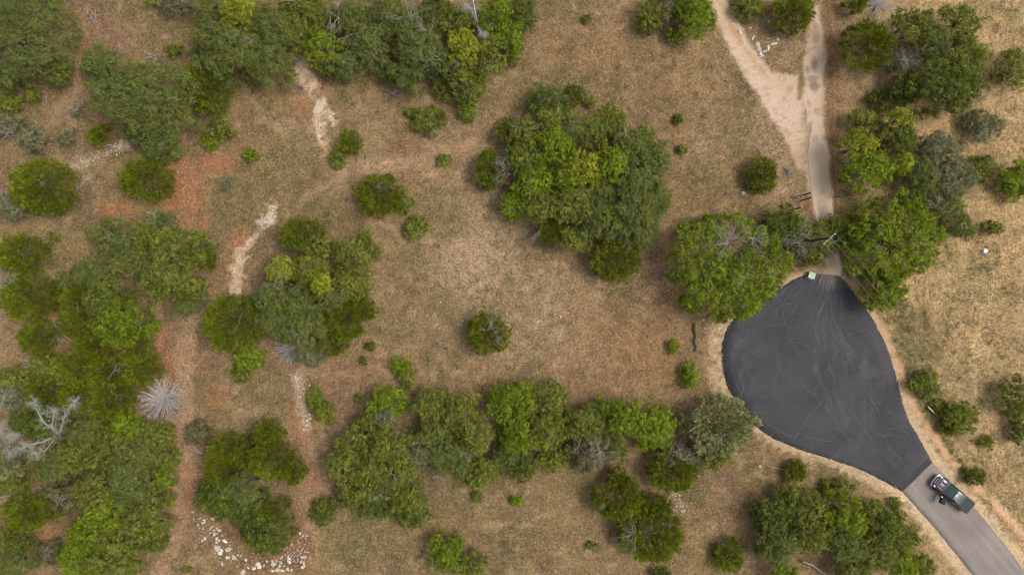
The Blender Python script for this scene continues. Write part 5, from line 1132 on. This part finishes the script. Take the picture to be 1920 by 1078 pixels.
def power_pole(base, hh, label, arm=True):
    root = empty('utility_pole', base, math.atan2(WD[1], WD[0]), label=label, cat='utility pole')
    bm = bmesh.new(); cyl(bm, (0, 0, -.3), (0, 0, hh), .17, .12, 14); bm_obj('pole', bm, M['polewood'], root, smooth=False)
    bm = bmesh.new(); box(bm, (.17, 0, hh-.45), (.09, 1.9, .11)); bm_obj('crossarm', bm, M['pale'], root, bevel=.01)
    for s in (-.85, 0, .85):
        bm = bmesh.new(); zb = hh-.39 if s else hh; xo = .17 if s else 0
        cyl(bm, (xo, s, zb-.01), (xo, s, zb+.12), .05, .05, 10); cyl(bm, (xo, s, zb+.12), (xo, s, zb+.17), .075, .06, 10); cyl(bm, (xo, s, zb+.17), (xo, s, zb+.24), .05, .03, 10); bm_obj('insulator', bm, M['white'], root)
    for s in (-1, 1):
        bm = bmesh.new(); cyl(bm, (.14, s*.12, hh-1.0), (.15, s*.7, hh-.52), .018, .018, 6); bm_obj('brace', bm, M['steel'], root)
    return root
top = W(1556, 446, 9.2); pole_h = 9.2; pb_ = (top[0], top[1], 0.0)
pr = power_pole(pb_, pole_h, 'dark wooden utility pole with white crossarm rising through the tree at the driveway')
far = np.array(pb_)+WD*62; power_pole(tuple(far), pole_h, 'far wooden utility pole carrying the lines beyond the road')
side = np.array([-WD[1], WD[0], 0])
for s, zz in ((-.85, pole_h-.16), (0, pole_h+.23), (.85, pole_h-.16)):
    T = Tubes(); off = side*s+(WD*.17 if s else 0); A = np.array(pb_)+off; B = far+off; N_ = 40
    pts = [np.array([*(A+(B-A)*(i/N_))[:2], zz-4*1.3*(i/N_)*(1-i/N_)]) for i in range(N_+1)]
    for a_, b_ in zip(pts[:-1], pts[1:]): T.seg(a_, b_, .0095, .0095)
    link('power_line', T.mesh('power_line', 5), M['wire'], label={-.85: 'lower left overhead wire from the driveway pole', 0: 'middle overhead wire from the driveway pole', .85: 'upper right overhead wire from the driveway pole'}[s], cat='power line', group='overhead wires')
# ---------- fence posts at the gateway ----------
def post(topx, topy, hh, label, r=.08, m='wood', cap=True, name='fence_post'):
    p = W(topx, topy, hh); root = empty(name, (p[0], p[1], 0), 0, label=label, cat='post', group='wooden posts at the driveway gateway')
    bm = bmesh.new(); cyl(bm, (0, 0, -.3), (0, 0, hh-.03), r*1.1, r, 10); bm_obj('post', bm, M[m], root)
    bm = bmesh.new(); cyl(bm, (0, 0, hh-.03), (0, 0, hh), r*1.02, r*.9, 10); bm_obj('end_grain', bm, M['pale'], root)
    return root
post(1522, 361, 3.4, 'tall dark gatepost left of the driveway, upper of the pair'); post(1523, 370, 3.2, 'tall dark gatepost left of the driveway, lower of the pair')
post(1503, 389, 2.2, 'shorter fence post left of the gateposts'); post(1579, 366, 2.0, 'thin fence post right of the driveway', r=.05)
pz = W(1499, 369, .5); root = empty('gate_bundle', (pz[0], pz[1], 0), .3, label='grey steel gate folded open behind the two tall gateposts', cat='gate')
bm = bmesh.new()
for zz in (.25, .55, .85, 1.15): cyl(bm, (-.5, 0, zz), (.5, 0, zz), .022, n=8)
bm_obj('rail', bm, M['steel'], root)
for xx in (-.5, .5): bm = bmesh.new(); cyl(bm, (xx, 0, .05), (xx, 0, 1.25), .03, n=8); bm_obj('upright', bm, M['steel'], root)
# ---------- utility cabinet ----------
p = W(1520, 516.5, .4); root = empty('utility_box', (p[0], p[1], .03), R(-18), label='low pale green utility box on the rim of the turnaround', cat='utility box')
bm = bmesh.new(); box(bm, (0, 0, .36), (.74, .72, .72)); bm_obj('cabinet', bm, M['greenbox'], root, bevel=.02)
bm = bmesh.new(); v = box(bm, (0.02, 0, .755), (.84, .80, .07)); bm_obj('lid', bm, M['boxtop'], root, bevel=.02)
bm = bmesh.new(); box(bm, (0, 0, .0), (.95, .92, .08)); bm_obj('pad', bm, M['rock'] if False else M['greywood'], root, bevel=.015)
bm = bmesh.new(); box(bm, (-.385, .15, .45), (.03, .05, .14)); bm_obj('handle', bm, M['steel'], root)
# ---------- white bucket ----------
p = W(1848, 470.5, .3); root = empty('bucket', (p[0], p[1], .0), R(35), label='white upturned bucket alone on the dry grass', cat='bucket')
bm = bmesh.new(); cyl(bm, (0, 0, 0), (0, 0, .36), .31, .25, 20); bm_obj('tub', bm, M['white'], root, bevel=.008)
bm = bmesh.new(); cyl(bm, (0, 0, -.02), (0, 0, .04), .335, .33, 20); bm_obj('rim', bm, M['white'], root)
bm = bmesh.new(); pts = [(.33*math.cos(a_), .33*math.sin(a_)*1.25, .05) for a_ in np.linspace(0, math.pi, 9)]
for a_, b_ in zip(pts[:-1], pts[1:]): cyl(bm, a_, b_, .008, n=6)
bm_obj('handle', bm, M['steel'], root)
# ---------- marker stake ----------
a_ = W(1740, 762, 1.0); b_ = W(1757, 779, 0); root = empty('marker_stake', (b_[0], b_[1], 0.02), 0, label='slanting white marker stake with yellow foot, by the roadside bushes', cat='marker stake')
v = a_-b_; v[2] = .95; bm = bmesh.new(); cyl(bm, tuple(v*.28), tuple(v), .05, .05, 10); bm_obj('stake', bm, M['white'], root); bm = bmesh.new(); cyl(bm, tuple(-v*.05), tuple(v*.28), .045, .045, 10); bm_obj('foot', bm, M['yellow'], root)

# ---------- pickup truck (x forward, y to its left) ----------
def loft(secs, n_side=5, pw=4.0, closed_bottom=True):
    """secs: (x, half width, z bottom, z top, half width at top). Rounded-box cross sections."""
    bm = bmesh.new(); rings = []; K = 24
    for (x, wb, z0, z1, wt) in secs:
        ring = []
        for i in range(K):
            t = 2*math.pi*i/K; c, s = math.cos(t), math.sin(t)
            u = math.copysign(abs(c)**(2/pw), c); v = math.copysign(abs(s)**(2/pw), s)
            wd = wb+(wt-wb)*(v+1)/2; ring.append(bm.verts.new((x, u*wd, (z0+z1)/2+v*(z1-z0)/2)))
        rings.append(ring)
    for a, b in zip(rings[:-1], rings[1:]):
        for i in range(K): bm.faces.new((a[i], a[(i+1) % K], b[(i+1) % K], b[i]))
    bm.faces.new(rings[0]); bm.faces.new(rings[-1][::-1]); bmesh.ops.recalc_face_normals(bm, faces=bm.faces[:]); return bm
fr = W(1753.5, 899, .7); re_ = W(1817.5, 951.5, .7); ctr = (fr+re_)/2; ang = math.atan2(fr[1]-re_[1], fr[0]-re_[0]); LEN = float(np.linalg.norm((fr-re_)[:2])); K_ = LEN/5.8
tr = empty('pickup_truck', (ctr[0], ctr[1], .028), ang, label='dark grey pickup truck with chrome bumper and open driver door, parked on the road', cat='pickup truck'); tr.scale = (K_, K_, K_)
def TP(name, bm, m, parent=tr, **k): return bm_obj(name, bm, M[m], parent, **k)
# body: hood at the front, sills, bed
b = loft([(2.84, .62, .50, .92, .60), (2.74, .84, .44, 1.02, .78), (2.45, .92, .40, 1.08, .84), (1.9, .95, .38, 1.12, .86), (1.2, .96, .38, 1.14, .88), (.7, .96, .38, 1.12, .90), (-1.0, .96, .38, 1.10, .92), (-1.3, .96, .40, 1.16, .93), (-2.7, .96, .44, 1.18, .93), (-2.86, .92, .52, 1.16, .90)], pw=7)
TP('body', b, 'paint', smooth=True)
b = loft([(2.62, .60, 1.0, 1.05, .54), (2.4, .72, 1.02, 1.14, .66), (1.9, .78, 1.06, 1.19, .70), (1.25, .80, 1.08, 1.20, .74)], pw=6); hd = TP('hood', b, 'hood', smooth=True)
for s in (-1, 1):
    b = bmesh.new(); box(b, (1.95, s*.30, 1.192), (.62, .20, .05), Matrix.Rotation(.03, 4, 'Y')); TP('hood_scoop', b, 'black', hd, bevel=.015)
b = bmesh.new(); box(b, (1.16, 0, 1.165), (.16, 1.42, .04)); TP('wiper_cowl', b, 'black', bevel=.012)
# cabin: lower frame pillars, roof, glass
cab = [(1.10, .84, 1.08, 1.12, .82), (.62, .82, 1.08, 1.52, .70), (.30, .82, 1.08, 1.70, .66), (-.85, .82, 1.08, 1.72, .66), (-1.12, .82, 1.08, 1.62, .68), (-1.28, .82, 1.08, 1.18, .80)]
TP('cab', loft(cab, pw=8), 'glass', smooth=False)
b = loft([(.34, .62, 1.695, 1.735, .58), (.26, .66, 1.70, 1.765, .60), (-.3, .67, 1.71, 1.785, .60), (-.88, .66, 1.70, 1.765, .60), (-.98, .62, 1.68, 1.73, .58)], pw=6); rf = TP('roof', b, 'hood', smooth=True)
b = bmesh.new(); box(b, (.10, .0, 1.775), (.16, .44, .02), Matrix.Rotation(0, 4, 'Z')); TP('roof_marker', b, 'seatlight', rf, bevel=.008)
for s in (-1, 1):
    b = bmesh.new(); cyl(b, (1.10, s*.81, 1.13), (.34, s*.66, 1.71), .035, .03, 8); TP('pillar', b, 'paint'); b = bmesh.new(); cyl(b, (-1.27, s*.80, 1.17), (-.96, s*.67, 1.70), .05, .04, 8); TP('pillar', b, 'paint'); b = bmesh.new(); cyl(b, (-.30, s*.83, 1.12), (-.30, s*.68, 1.72), .04, .035, 8); TP('pillar', b, 'paint')
    b = bmesh.new(); cyl(b, (.15, s*.66, 1.80), (-.85, s*.66, 1.80), .022, .022, 8); TP('roof_rail', b, 'steel')
    # wheel arches and wheels
    for xx in (1.78, -1.72):
        b = bmesh.new(); cyl(b, (xx, s*.70, .40), (xx, s*.985, .40), .47, .46, 24); TP('wheel_arch', b, 'black')
        wr = empty('wheel', (0, 0, 0)); wr.parent = tr; wr.location = (xx, s*.88, .39)
        b = bmesh.new(); cyl(b, (0, -s*.13, 0), (0, s*.13, 0), .385, .385, 28); TP('tyre', b, 'rubber', wr, bevel=0)
        b = bmesh.new(); cyl(b, (0, s*.10, 0), (0, s*.145, 0), .25, .23, 20)
        TP('rim', b, 'rim', wr)
    # mirrors
    if s < 0:
        mr_ = empty('mirror', (0, 0, 0)); mr_.parent = tr; b = bmesh.new(); cyl(b, (.86, -.90, 1.12), (.84, -1.04, 1.18), .03, .03, 8); box(b, (.82, -1.13, 1.20), (.12, .22, .18)); bm_obj('mirror_housing', b, M['paint'], mr_, bevel=.02)
    b = bmesh.new(); box(b, (2.60, s*.70, .93), (.34, .26, .20), Matrix.Rotation(s*-.35, 4, 'Z')); TP('headlight', b, 'lamp', bevel=.03)
    b = bmesh.new(); box(b, (-2.86, s*.84, .92), (.06, .13, .34)); TP('tail_light', b, 'redlamp', bevel=.015)
# chrome grille and bumpers
b = bmesh.new(); box(b, (2.80, 0, .86), (.10, 1.02, .26)); TP('grille', b, 'black', bevel=.02)
b = bmesh.new()
for zz in (.78, .86, .94): box(b, (2.862, 0, zz), (.03, .98, .03))
TP('grille_bar', b, 'chrome')
b = loft([(3.04, .52, .42, .64, .52), (3.0, .70, .38, .68, .70), (2.90, .88, .38, .68, .88), (2.66, .99, .40, .66, .99), (2.56, .99, .42, .64, .99)], pw=7); TP('front_bumper', b, 'chrome', smooth=True)
b = bmesh.new(); box(b, (-2.97, 0, .56), (.16, 1.78, .18)); TP('rear_bumper', b, 'chrome', bevel=.03)
b = bmesh.new(); box(b, (2.62, 0, 1.045), (.10, 1.30, .03), Matrix.Rotation(.5, 4, 'Y')); TP('hood_trim', b, 'chrome', hd, bevel=.01)
# bed with its soft cover
b = bmesh.new(); box(b, (-2.09, 0, 1.195), (1.50, 1.74, .05)); cv_ = TP('tonneau_cover', b, 'vinyl', bevel=.02)
for xx in (-2.55, -2.1, -1.65):
    b = bmesh.new(); box(b, (xx, 0, 1.222), (.03, 1.60, .012)); TP('cover_seam', b, 'black', cv_)
b = bmesh.new(); box(b, (-2.885, 0, .92), (.03, 1.40, .46)); tg = TP('tailgate', b, 'paint', bevel=.01)
b = bmesh.new(); box(b, (-2.91, 0, 1.02), (.03, .22, .07)); TP('handle', b, 'black', tg, bevel=.008)
# doors: passenger side and rear ones shut, driver door open
for (x0, x1, s) in ((.98, -.28, -1), (-.32, -1.10, -1), (-.32, -1.10, 1)):
    b = bmesh.new(); box(b, ((x0+x1)/2, s*.955, .80), (abs(x1-x0)-.03, .04, .52)); d_o = TP('door', b, 'paint', bevel=.012)
    b = bmesh.new(); box(b, (x1+.18, s*.985, .95), (.18, .03, .04)); TP('handle', b, 'chrome', d_o, bevel=.008)
b = bmesh.new(); box(b, (.35, .93, .78), (1.18, .10, .62)); op = TP('door_opening', b, 'black', label='dark doorway showing the seats', bevel=.02)
b = bmesh.new(); box(b, (.10, .62, 1.02), (.55, .42, .16)); box(b, (-.18, .62, 1.25), (.14, .42, .5)); TP('seat', b, 'seat', bevel=.04)
dr = empty('open_door', (.98, .97, 0), R(68-360)); dr.parent = tr; dr["label"] = 'driver door swung wide open'
dr.rotation_euler = (0, 0, -R(62))
b = bmesh.new(); box(b, (-.56, .03, .78), (1.12, .07, .60)); bm_obj('door_panel', b, M['paint'], dr, bevel=.02)
b = bmesh.new(); cyl(b, (-.02, .03, 1.08), (-.50, -.06, 1.58), .025, n=8); cyl(b, (-.50, -.06, 1.58), (-1.06, -.06, 1.60), .025, n=8); cyl(b, (-1.06, -.06, 1.60), (-1.10, .03, 1.08), .03, n=8); bm_obj('window_frame', b, M['paint'], dr)
b = bmesh.new(); q = [b.verts.new(v) for v in ((-.04, .03, 1.08), (-.50, -.06, 1.57), (-1.05, -.06, 1.59), (-1.09, .03, 1.08))]; b.faces.new(q); q2 = [b.verts.new((v.co.x, v.co.y+.012, v.co.z)) for v in q]; b.faces.new(q2[::-1])
for i in range(4): b.faces.new((q[i], q2[i], q2[(i+1) % 4], q[(i+1) % 4]))
bm_obj('window', b, M['glass'], dr)
b = bmesh.new(); cyl(b, (-.18, .08, 1.10), (-.16, .20, 1.16), .03, n=8); box(b, (-.18, .28, 1.19), (.12, .20, .18)); bm_obj('mirror', b, M['chrome'], dr, bevel=.02)
